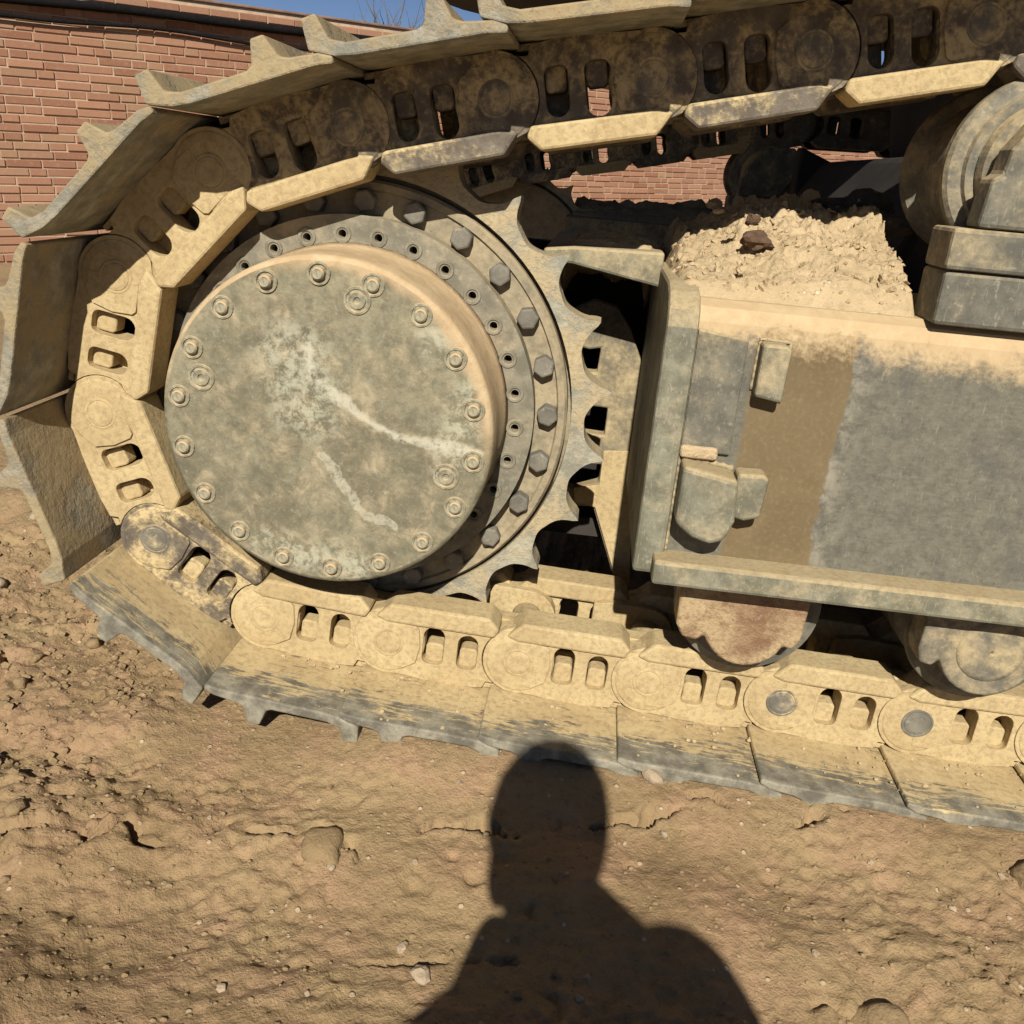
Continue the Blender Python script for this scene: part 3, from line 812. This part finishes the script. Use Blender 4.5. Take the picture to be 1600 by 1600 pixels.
for (x, z) in ((-0.200, 0.061), (0.045, 0.204), (0.196, -0.057)):
    o = link_obj('drain_plug', CBR, None, cover); o.location = (x, -0.2002, z)

# ---- track frame
def P3(a, b): return ((a[0], a[1], a[2] + Z0), (b[0], b[1], b[2] + Z0))
def part(nm, mb, mat, bevel=0.004, dust=.6, parent=exc, seg=2, dy=0.0, flip=False):
    o = link_obj(nm, mb.me(nm), mat, parent, bevel, seg, color=DC(dust)); o.location.y = dy; return o
def zshift(pl): return [(x, z + Z0) for x, z in pl]
box_prof = [(-0.2, -0.18), (0.27, -0.18), (0.27, 0.255), (-0.165, 0.255), (-0.185, 0.245), (-0.197, 0.225), (-0.2, 0.20)]   # (y, z)
def extrude_x(pr, x0, x1):
    mb = MB(); n = len(pr)
    v = [(x0, y, z + Z0) for y, z in pr] + [(x1, y, z + Z0) for y, z in pr]
    f = [tuple(range(n)), tuple(reversed(range(n, 2 * n)))] + [(i, i + n, (i + 1) % n + n, (i + 1) % n) for i in range(n)]
    return mb.add(v, f)
frame = part('track_frame', extrude_x(box_prof, 0.545, 2.85), 'frame', 0.004, .5)
ledge = part('frame_flange', extrude_x([(-0.254, -0.177), (0.27, -0.177), (0.27, -0.137), (-0.254, -0.137)], 0.535, 2.86), 'post', 0.006, .46)
pp = [(-0.214, -0.176), (0.30, -0.176), (0.30, 0.275), (-0.12, 0.272), (-0.17, 0.262), (-0.200, 0.245), (-0.214, 0.215)]
post = part('end_plate', extrude_x(pp, 0.506, 0.553), 'post', 0.007, .36)
plate_ = part('wear_plate', MB().plate(zshift([(0.5535, 0.03), (0.628, 0.03), (0.628, 0.205), (0.5535, 0.215)]), -0.2085, -0.1995), 'frame_dark', 0.003, .35)
lugA = part('stop_lug', MB().plate(zshift([(0.645, 0.128), (0.685, 0.122), (0.687, 0.2), (0.68, 0.206), (0.645, 0.206)]), -0.232, -0.199), 'post', 0.005, .50)
lb = MB().plate(zshift([(0.557, 0.02), (0.557, -0.072), (0.585, -0.092), (0.612, -0.100), (0.634, -0.092), (0.645, -0.06), (0.640, 0.006)]), -0.258, -0.199)
lugB = part('hinge_lug', lb, 'post', 0.008, .42, seg=3)
lc = MB().plate(zshift([(0.6405, 0.012), (0.642, -0.058), (0.66, -0.062), (0.684, -0.055), (0.688, 0.006), (0.68, 0.014)]), -0.240, -0.199)
part('hinge_knuckle', lc, 'post', 0.006, .5, lugB, 3)
ld = MB().box(*P3((0.553, -0.215, 0.020), (0.61, -0.199, 0.040)))
part('earth_ridge', ld, 'mud', 0.006, .9, lugB, 3)
def bead(nm, pts, r, parent):
    P_ = []; rr = []
    for a_, b_ in zip(pts[:-1], pts[1:]):
        a_, b_ = Vector(a_), Vector(b_); n_ = max(2, int((b_ - a_).length / 0.004))
        for i in range(n_): P_.append(a_.lerp(b_, i / n_) + Vector((0, 0, Z0))); rr.append(r * (1 + 0.28 * math.sin(len(P_) * 1.9) + 0.2 * random.random()))
    o = link_obj(nm, MB().tube(P_, rr, 7).me(nm), 'frame_dark', parent, smooth=True, color=DC(.6)); return o
bead('weld_bead', [(0.5545, -0.2015, -0.136), (0.5545, -0.2015, 0.21)], 0.003, post)
bead('weld_bead', [(0.645, -0.2005, 0.126), (0.688, -0.2005, 0.120), (0.689, -0.2005, 0.206), (0.645, -0.2005, 0.208), (0.6435, -0.2005, 0.128)], 0.0026, lugA)
bead('weld_bead', [(0.557, -0.2005, 0.021), (0.641, -0.2005, 0.007)], 0.005, lugB)
# yoke round the drive motor, behind the teeth
yoke = [(0.36, 0.16), (0.40, 0.182), (0.445, 0.172), (0.478, 0.130), (0.506, 0.070), (0.56, 0.05), (0.56, -0.42), (0.515, -0.42), (0.445, -0.245), (0.38, -0.25), (0.36, -0.22), (0.30, -0.22), (0.30, 0.16)]
yh = [[(0.330, 0.095), (0.40, 0.085), (0.422, 0.09), (0.420, 0.040), (0.34, 0.04)], [(0.36, -0.028), (0.450, -0.030), (0.450, -0.088), (0.37, -0.085)], [(0.35, -0.15), (0.40, -0.155), (0.452, -0.15), (0.450, -0.19), (0.40, -0.21), (0.34, -0.20)]]
part('motor_yoke', MB().plate(zshift(yoke), 0.27, 0.31, [zshift(h) for h in yh]), 'frame_dark', 0.004, .52)
part('yoke_foot', MB().plate(zshift([(0.452, -0.118), (0.512, -0.112), (0.545, -0.415), (0.517, -0.415), (0.449, -0.243), (0.405, -0.236), (0.400, -0.205), (0.452, -0.192)]), 0.262, 0.2695), 'link', 0.002, .97)
part('yoke_hood', MB().plate(zshift([(0.30, 0.262), (0.352, 0.262), (0.51, 0.236), (0.51, 0.296), (0.352, 0.292), (0.30, 0.285)]), 0.09, 0.60), 'post', 0.005, .5)
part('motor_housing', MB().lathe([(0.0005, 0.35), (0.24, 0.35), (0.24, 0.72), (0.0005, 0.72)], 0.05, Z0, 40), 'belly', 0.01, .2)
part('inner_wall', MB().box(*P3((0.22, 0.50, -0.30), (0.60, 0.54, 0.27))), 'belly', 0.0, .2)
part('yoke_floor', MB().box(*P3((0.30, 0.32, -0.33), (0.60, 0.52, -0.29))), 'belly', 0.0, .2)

# ---- bottom rollers
for x in (0.715, 1.105, 1.50, 1.895, 2.29, 2.66):
    zc = -0.247 - 0.008 * (x - 0.7)
    rl = MB().lathe([(0.03, -0.132), (0.108, -0.132), (0.122, -0.126), (0.124, -0.118), (0.118, -0.112), (0.106, -0.105), (0.106, -0.045), (0.118, -0.04), (0.118, 0.10), (0.0955, 0.105), (0.0955, 0.165), (0.12, 0.172), (0.13, 0.178), (0.13, 0.19), (0.03, 0.195)], x, zc + Z0, 56)
    rt_ = part('track_roller', rl, 'roller', 0.0, .18)
    if x < 1:
        cap = [(0.590, -0.185), (0.80, -0.185), (0.796, -0.272), (0.785, -0.290)] + arc(0.706, -0.262, 0.068, -22, -150, 10) + [(0.640, -0.283), (0.628, -0.294), (0.604, -0.290), (0.592, -0.268)]
        part('roller_cap', MB().plate(zshift(cap), -0.196, -0.136), 'cap_rust', 0.006, .58, rt_, 3)
    else:
        d_ = x - 1.105
        cap = [(0.985 + d_, -0.185), (1.16 + d_, -0.185), (1.168 + d_, -0.262)] + arc(1.093 + d_, -0.255, 0.076, -8, -155, 12) + [(1.018 + d_, -0.276), (1.008 + d_, -0.288), (0.988 + d_, -0.284), (0.982 + d_, -0.26)]
        part('roller_cap', MB().plate(zshift(cap), -0.196, -0.136).lathe([(0.0005, -0.201), (0.048, -0.201), (0.056, -0.195), (0.056, -0.18), (0.0005, -0.18)], 1.093 + d_, -0.25 + Z0, 28), 'roller', 0.008, .50, rt_, 3)
# ---- carrier roller and its bracket
def carrier(x, dy, parent=exc):
    c = MB().lathe([(0.03, -0.126), (0.088, -0.126), (0.090, -0.116), (0.108, -0.116), (0.111, -0.108), (0.128, -0.105), (0.133, -0.098), (0.133, -0.084), (0.128, -0.078), (0.114, -0.074), (0.106, -0.066), (0.106, -0.03), (0.106, 0.075), (0.112, 0.09), (0.130, 0.098), (0.133, 0.115), (0.128, 0.13), (0.03, 0.14)], x, 0.468 + Z0, 56)
    cr_ = part('carrier_roller', c, 'roller', 0.0, .45, parent, dy=dy)
    hubc = MB().lathe([(0.0005, -0.150), (0.070, -0.150), (0.092, -0.135), (0.096, -0.119), (0.0005, -0.119)], x, 0.468 + Z0, 40)
    part('roller_collar', hubc, 'roller', 0.0, .6, cr_)
    br = [(x - 0.105, 0.388), (x - 0.100, 0.452), (x - 0.088, 0.458), (x - 0.084, 0.490), (x - 0.055, 0.535), (x - 0.01, 0.566), (x + 0.08, 0.572), (x + 0.12, 0.52), (x + 0.13, 0.388)]
    b = part('carrier_bracket', MB().plate(zshift(br), -0.205, -0.152), 'frame_dark', 0.006, .36, parent, 2, dy=dy)
    part('bracket_foot', MB().box(*P3((x - 0.138, -0.215, 0.330), (x + 0.16, -0.12, 0.386))), 'frame_dark', 0.006, .42, b)
    part('bracket_base', MB().box(*P3((x - 0.134, -0.208, 0.2535), (x + 0.16, -0.11, 0.3285))), 'frame_dark', 0.006, .34, b)
    return cr_
carrier(1.012, 0.0); carrier(2.1, 0.0)
# ---- front idler
idl = MB().lathe([(0.10, -0.02), (0.33, -0.01), (0.36, -0.005), (0.372, 0.0), (0.372, 0.06), (0.33, 0.07), (0.10, 0.08)], IDL[0], IDL[1] + Z0, 72)
part('idler_wheel', idl, 'roller', 0.0, .5)
# ---- the track on the other side (silhouette seen through the gap)
sp2 = spr.copy(); COL.objects.link(sp2); sp2.location.y = FAR
hb2 = hub.copy(); COL.objects.link(hb2); hb2.location.y = FAR
fr2 = part('track_frame', extrude_x([(-0.2, -0.18), (0.27, -0.18), (0.27, 0.255), (-0.2, 0.255)], 0.25, 2.85), 'frame_dark', 0.004, .5, dy=FAR)
carrier(1.0, FAR); carrier(2.1, FAR)
rl2 = idl.me('idler_wheel'); o2 = link_obj('idler_wheel', rl2, 'roller', exc, color=DC(.5)); o2.location.y = FAR
for x in (0.715, 1.105, 1.5, 1.895, 2.29, 2.66):
    rl = MB().lathe([(0.03, -0.14), (0.13, -0.13), (0.0955, -0.105), (0.0955, 0.165), (0.13, 0.178), (0.03, 0.195)], x, -0.262 + Z0, 40)
    part('track_roller', rl, 'roller', 0.0, .4, dy=FAR)
brace = MB().plate(zshift([(1.02, 0.56), (1.18, 0.50), (1.62, 0.30), (1.62, 0.18), (1.30, 0.18), (1.02, 0.40)]), 1.78, 1.86)
part('carbody_brace', brace, 'belly', 0.01, .3)
# ---- car body between the tracks and the revolving house above
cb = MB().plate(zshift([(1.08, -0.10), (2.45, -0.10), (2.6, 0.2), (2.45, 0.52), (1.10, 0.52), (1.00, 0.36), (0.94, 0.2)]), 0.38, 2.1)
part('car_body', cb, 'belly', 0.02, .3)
ring_ = MB(); n = 64
ring_.add([(1.75 + r * math.cos(2 * PI * i / n), 1.3 + r * math.sin(2 * PI * i / n), z + Z0) for (r, z) in ((0.55, 0.52), (0.62, 0.935)) for i in range(n)],
          [(i, (i + 1) % n, n + (i + 1) % n, n + i) for i in range(n)] + [tuple(range(n)), tuple(range(n, 2 * n))])
part('slew_ring', ring_, 'belly', 0.0, .3)
def house_outline(x0, x1, y0, y1, r):
    pts = []
    for (cx, cy, a0_) in ((x0 + r, y0 + r, 180), (x1 - 0.1, y0 + 0.1, 270), (x1 - 0.1, y1 - 0.1, 0), (x0 + r, y1 - r, 90)):
        rr = r if cx < x0 + r + 0.01 else 0.1
        pts += [(cx + rr * math.cos(math.radians(a0_ + 15 * k)), cy + rr * math.sin(math.radians(a0_ + 15 * k))) for k in range(7)]
    return pts
def prism_z(pl, z0, z1):
    mb = MB(); n = len(pl)
    return mb.add([(x, y, z0 + Z0) for x, y in pl] + [(x, y, z1 + Z0) for x, y in pl],
                  [tuple(reversed(range(n))), tuple(range(n, 2 * n))] + [(i, (i + 1) % n, (i + 1) % n + n, i + n) for i in range(n)])
part('belly_plate', prism_z(house_outline(-0.25, 3.2, 0.60, 2.35, 0.34), 0.935, 1.01), 'belly', 0.01, .3)
part('counterweight', prism_z(house_outline(-0.27, 0.55, 0.58, 2.37, 0.34), 1.012, 2.0), 'paint', 0.03, .3, seg=3)
hs = part('engine_house', prism_z(house_outline(0.555, 3.2, 0.60, 2.35, 0.05), 1.012, 2.1), 'paint', 0.02, .3)
for k in range(3):
    part('side_door', MB().box(*P3((0.65 + k * 0.78, 0.585, 1.08), (1.38 + k * 0.78, 0.599, 2.0))), 'paint', 0.008, .3, hs)

# ================================================================== EARTH ON THE FRAME
def heap(name, x0, x1, y0, y1, base, seed, dy, label):
    xs = np.linspace(x0, x1, 190 if dy == 0 else 70); ys = np.linspace(y0, y1, 170 if dy == 0 else 40)
    X, Y = np.meshgrid(xs, ys)
    edge = sstep(y0, y0 + 0.05, Y) * sstep(x0, x0 + 0.03, X) * sstep(x1, x1 - 0.012, X)
    t = np.clip((Y - y0) / 0.33, 0, 1)
    if x0 > 0.45: t = t * (0.66 + 0.34 * sstep(0.49, 0.66, X + 0.05 * fbm(X * 9, Y * 9, 3, seed + 13)))
    if x0 < 0.4 and dy == 0: t = t * 0.4
    Z = base - 0.008 + edge * (0.010 + 0.115 * t ** 0.8 * (0.75 + 0.35 * sstep(0.45, 0.8, X)))
    crust = fbm(X * 14, Y * 14, 5, seed, 0.6)
    Z += edge * (0.030 * crust + 0.016 * np.abs(fbm(X * 40, Y * 40, 4, seed + 4, 0.5)) + 0.0025 * fbm(X * 120, Y * 120, 2, seed + 8)) * (0.25 + t)
    # flaked steps where the crust broke
    q = np.floor((Z + 0.02 * fbm(X * 20, Y * 20, 3, seed + 2)) / 0.018) * 0.018
    Z = Z * 0.86 + 0.14 * np.where(edge > 0.9, q, Z)
    Z -= 0.10 * sstep(y1 - 0.12, y1, Y)
    nx_, ny_ = len(xs), len(ys)
    v = np.stack([X, Y + dy, Z + Z0], -1).reshape(-1, 3)
    idx = [(j * nx_ + i, j * nx_ + i + 1, (j + 1) * nx_ + i + 1, (j + 1) * nx_ + i) for j in range(ny_ - 1) for i in range(nx_ - 1)]
    # skirt closing the heap down to the steel
    vv = v.tolist(); rim = [i for i in range(nx_)] + [j * nx_ + nx_ - 1 for j in range(1, ny_)] + [(ny_ - 1) * nx_ + i for i in range(nx_ - 2, -1, -1)] + [j * nx_ for j in range(ny_ - 2, 0, -1)]
    b0 = len(vv)
    for r in rim: vv.append([vv[r][0], vv[r][1], base + Z0 - 0.03])
    n = len(rim)
    idx += [(rim[k], b0 + k, b0 + (k + 1) % n, rim[(k + 1) % n]) for k in range(n)]
    o = link_obj(name, mesh(name, vv, idx), 'mud', None, smooth=True)
    return tag(o, label, 'earth')
heap('earth_heap', 0.507, 0.878, -0.170, 0.50, 0.257, 61, 0.0, 'crumbly tan dried earth heaped on top of the track frame')
heap('earth_heap', 0.330, 0.4985, 0.11, 0.34, 0.290, 67, 0.0, 'thin strip of dried earth on the hood behind the sprocket teeth')
heap('earth_heap', 0.25, 1.25, -0.10, 0.26, 0.240, 71, FAR, 'shaded lumpy earth along the far track frame')
o = link_obj('stone', lump('stone', 0.024, 3, 3, .7, .7, 3.6), 'brick_chip'); o.location = (0.645, -0.005, Z0 + 0.333)
tag(o, 'dark brown stone stuck in the tan earth on the track frame', 'stone')
o = link_obj('stone', lump('stone', 0.011, 5, 2, .5, .8, 3), 'brick_chip'); o.location = (0.642, 0.05, Z0 + 0.366)
tag(o, 'tiny brown stone above the dark stone in the earth heap', 'stone')
o = link_obj('rubble_lump', lump('rubble_lump', 0.075, 13, 4, .45, .55, 3.4), 'dark_lump'); o.location = (0.86, 0.22, Z0 + 0.378)
tag(o, 'black crumbly lump of rubble lying on the earth heap', 'rubble')
rs = random.Random(12)
for k in range(14):
    x = rs.uniform(0.57, 0.86); y = rs.uniform(-0.12, 0.22)
    t = min(1, (y + 0.185) / 0.33)
    o = link_obj('earth_clod', lump('earth_clod', rs.uniform(.006, .014), 100 + k, 2, .6, .7, 3), 'mud')
    o.location = (x, y, Z0 + 0.262 + 0.118 * t ** 0.8); tag(o, 'small tan earth clod on the heap over the track frame', 'clod', 'earth clods on the track frame')

hc = MB()
hp = bpy.data.objects['earth_heap'].data
hv = np.array([v.co[:] for v in hp.vertices][:190 * 170])
for k in range(1900):
    c = hv[RNG.integers(0, len(hv))]
    if c[2] < Z0 + 0.262 or c[1] > 0.4: continue
    r = 0.0015 + 0.0075 * RNG.random() ** 3
    rs_ = np.random.default_rng(k)
    th = rs_.random(3) * 6.28
    pts = rs_.normal(size=(8, 3)); pts /= np.linalg.norm(pts, axis=1)[:, None]
    bm = bmesh.new()
    for q in pts: bm.verts.new(q * r + c)
    bmesh.ops.convex_hull(bm, input=bm.verts)
    bm.verts.index_update()
    hc.add([tuple(v.co) for v in bm.verts], [tuple(v.index for v in f.verts) for f in bm.faces]); bm.free()
o = link_obj('earth_crumbs', mesh('earth_crumbs', hc.v, hc.f), 'mud'); tag(o, 'loose crumbs of dry earth strewn over the heap on the track frame', 'earth crumbs', None, 'stuff')

# ================================================================== STONES ON THE GROUND
def stone(x, y, r, mat, seed, label, cat='stone', group=None, flat=.6, sink=.25):
    o = link_obj('stone' if cat == 'stone' else 'earth_clod', lump('stone', r, seed, 3 if r > .02 else 2, .5, flat, 2.6), mat, smooth=(cat == 'clod' or r > .028))
    o.location = (x, y, gz(x, y) + r * flat * (1 - 2 * sink)); o.rotation_euler = (rs.uniform(-.3, .3), rs.uniform(-.3, .3), rs.uniform(0, 6))
    return tag(o, label, cat, group)
stone(0.275, -0.695, .014, 'stone_pale', 31, 'pale cream stone in the dirt left of the shadow of the shoulder')
stone(0.115, -0.535, .007, 'stone_pale', 32, 'small cream pebble beside a crack in the dirt')
stone(0.585, -0.265, .020, 'stone_pale', 33, 'whitish stone lying against the shoe edge beside the head shadow')
stone(0.735, -0.705, .015, 'stone_pale', 34, 'pale stone right of the arm shadow on the dirt')
stone(-0.42, -0.62, .020, 'brick_chip', 35, 'dark reddish fragment on the dirt left of the track')
stone(1.17, -0.36, .030, 'clod', 36, 'rounded brown clod near the right-hand shoes', flat=.5, sink=.35)
stone(0.86, -0.66, .034, 'clod', 37, 'flat brown clod half buried right of the shadow', flat=.35, sink=.35)
stone(0.10, -0.505, .040, 'clod', 38, 'broad pale brown clod along the crack in the dirt', flat=.3, sink=.35)
stone(-0.50, -0.50, .045, 'clod', 39, 'large rounded clod at the start of the long crack', flat=.45, sink=.3)
for k in range(26):
    x = rs.uniform(-1.1, -0.28); y = rs.uniform(-0.55, 0.45)
    stone(x, y, rs.uniform(.010, .028), rs.choice(('clod', 'clod', 'stone_pale')), 200 + k, 'rough earth clod in the dug soil behind the sprocket', 'clod', 'earth clods behind the sprocket', .7)
for k in range(26):
    x = rs.uniform(-0.3, 1.3); y = rs.uniform(-0.85, -0.33)
    stone(x, y, rs.uniform(.004, .008), rs.choice(('clod', 'stone_pale', 'stone_pale')), 300 + k, 'small pebble pressed into the brown dirt before the track', 'stone', 'pebbles before the track', .7)
pm = MB(); NG = 15000
ico = []
for k in range(6):
    rs_ = np.random.default_rng(900 + k); bm = bmesh.new(); bmesh.ops.create_icosphere(bm, subdivisions=1, radius=1.0)
    ico.append((np.array([v.co[:] for v in bm.verts]) * (1 + 0.35 * (rs_.random((len(bm.verts), 1)) - 0.5)) * np.array([1, .85, .7]), [tuple(v.index for v in f.verts) for f in bm.faces])); bm.free()
gxr = RNG.uniform(-1.1, 1.6, NG); gyr = RNG.uniform(-0.95, 0.35, NG)
dens = fbm(gxr * 2.5, gyr * 2.5, 3, 91)
gzr = ground_height(gxr[None, :], gyr[None, :])[0]
for k in range(NG):
    if dens[k] < RNG.uniform(-0.5, 0.25) and gxr[k] > -0.35: continue
    r = 0.0012 + 0.0042 * RNG.random() ** 4
    if gxr[k] < -0.3: r *= 1.9
    vv, ff = ico[k % 6]
    pm.add([tuple(q) for q in (vv * r + np.array([gxr[k], gyr[k], gzr[k] + 0.1 * r]))], ff)
o = link_obj('grit', mesh('grit', pm.v, pm.f), 'clod'); tag(o, 'fine grit and crumbs scattered over the brown dirt', 'grit', None, 'stuff')

sc_ = MB(); lp = sorted([p_ for p_ in pins[9:16]])
for k in range(520):
    x = RNG.uniform(-0.1, 1.35); y = -0.258 + 0.15 * RNG.random() ** 0.8
    if RNG.random() < 0.5: y = -0.112 - 0.03 * RNG.random() ** 2
    z = float(np.interp(x, [q[0] for q in lp], [q[1] for q in lp])) + Z0 - 0.0665
    r = 0.0006 + 0.0046 * RNG.random() ** 5
    vv, ff = ico[k % 6]
    sc_.add([tuple(q) for q in (vv * r + np.array([x, y, z + 0.2 * r]))], ff)
o = link_obj('earth_crumbs', mesh('earth_crumbs', sc_.v, sc_.f), 'mud'); tag(o, 'dry earth crumbs lying on the lower track shoes beside the links', 'earth crumbs', None, 'stuff')

# ================================================================== THE PHOTOGRAPHER (only the shadow falls into the picture)
def skinned(name, verts, edges, radii, mat, parent=None, root=0, sub=2):
    me_ = bpy.data.meshes.new(name); me_.from_pydata(verts, edges, []); me_.update()
    o = bpy.data.objects.new(name, me_); COL.objects.link(o)
    me_.materials.append(M[mat])
    if parent: o.parent = parent
    sk = o.modifiers.new('skin', 'SKIN'); sk.use_smooth_shade = True
    for i, v_ in enumerate(me_.skin_vertices[0].data):
        r = radii[i]; v_.radius = (r, r) if not isinstance(r, tuple) else r
        v_.use_root = (i == root)
    sb = o.modifiers.new('sub', 'SUBSURF'); sb.levels = sub; sb.render_levels = sub
    return o
hx, hy = 0.436, -1.86                 # head axis
V = [(hx + 0.09, -1.98, 0.46),        # 0 pelvis
     (hx + 0.09, -1.95, 0.62), (hx + 0.08, -1.92, 0.76), (hx + 0.04, -1.90, 0.87),   # 1 2 3 spine, chest
     (hx + 0.012, hy - 0.02, 0.965), (hx, hy, 1.06), (hx, hy + 0.005, 1.14), (hx, hy, 1.18),   # 4 neck 5 jaw 6 skull 7 crown
     (hx - 0.130, -1.91, 0.805), (hx - 0.12, -1.86, 0.64), (hx - 0.05, -1.68, 0.83),   # 8 9 10 left shoulder elbow wrist
     (hx + 0.205, -1.90, 0.965), (hx + 0.265, -1.86, 0.80), (hx + 0.03, -1.65, 0.865),  # 11 12 13 right
     (hx - 0.01, -1.95, 0.45), (hx - 0.04, -1.66, 0.44), (hx - 0.04, -1.70, 0.08), (hx - 0.04, -1.58, 0.05),   # left leg, foot flat
     (hx + 0.19, -1.97, 0.44), (hx + 0.21, -1.72, 0.10), (hx + 0.21, -2.06, 0.07), (hx + 0.21, -2.13, 0.05)]     # right knee on the ground
E_ = [(0, 1), (1, 2), (2, 3), (3, 4), (4, 5), (5, 6), (6, 7), (3, 8), (8, 9), (9, 10), (3, 11), (11, 12), (12, 13), (0, 14), (14, 15), (15, 16), (16, 17), (0, 18), (18, 19), (19, 20), (20, 21)]
Rr = [.14, .135, .135, .11, .060, .076, .090, .078, .060, .050, .032, .060, .050, .034, .085, .07, .045, .04, .085, .07, .045, .04]
person = skinned('person', V, E_, Rr, 'jacket')
tag(person, 'kneeling person in dark clothes taking the picture, head shadow on the dirt', 'person')
hair = link_obj('hair', lump('hair', 0.1, 77, 3, .10, 1.05), 'hair', person, smooth=True); hair.location = (hx, hy - 0.005, 1.13); hair.scale = (1.0, 1.02, 1.27)
face = skinned('face', [(hx, hy + 0.05, 1.03), (hx, hy + 0.075, 1.08), (hx, hy + 0.105, 1.09), (hx, hy + 0.075, 1.13)], [(0, 1), (1, 2), (1, 3)], [.05, .055, .014, .05], 'skin', person)
for s in (-1, 1):
    wr = V[10] if s < 0 else V[13]
    w = Vector(wr); pc = Vector((0.396 + s * (0.032 if s < 0 else 0.040), -1.63, 0.885 if s < 0 else 0.915))
    vs = [tuple(w), tuple((w + pc) / 2), tuple(pc)]; es = [(0, 1), (1, 2)]; rd = [.028, .030, .026]
    for k in range(4):
        b = pc + Vector((0, 0.004, 0.030 - 0.021 * k)); L = (.9, 1.0, .95, .75)[k]
        n0 = len(vs); vs += [tuple(b), tuple(b + Vector((-s * .014 * L, .026, 0))), tuple(b + Vector((-s * .036 * L, .024, 0)))]
        es += [(2, n0), (n0, n0 + 1), (n0 + 1, n0 + 2)]; rd += [.010, .009, .008]
    n0 = len(vs); vs += [tuple(pc + Vector((-s * .012, -.010, .022))), tuple(pc + Vector((-s * .030, -.012, .04)))]
    es += [(2, n0), (n0, n0 + 1)]; rd += [.012, .010]
    skinned('hand', vs, es, rd, 'skin', person, 0, 1)
ph = MB().box((0.362, -1.620, 0.870), (0.430, -1.611, 1.005))
tag(link_obj('phone', ph.me('phone'), 'phone', None, 0.004), 'dark mobile phone held upright by the kneeling photographer', 'phone')
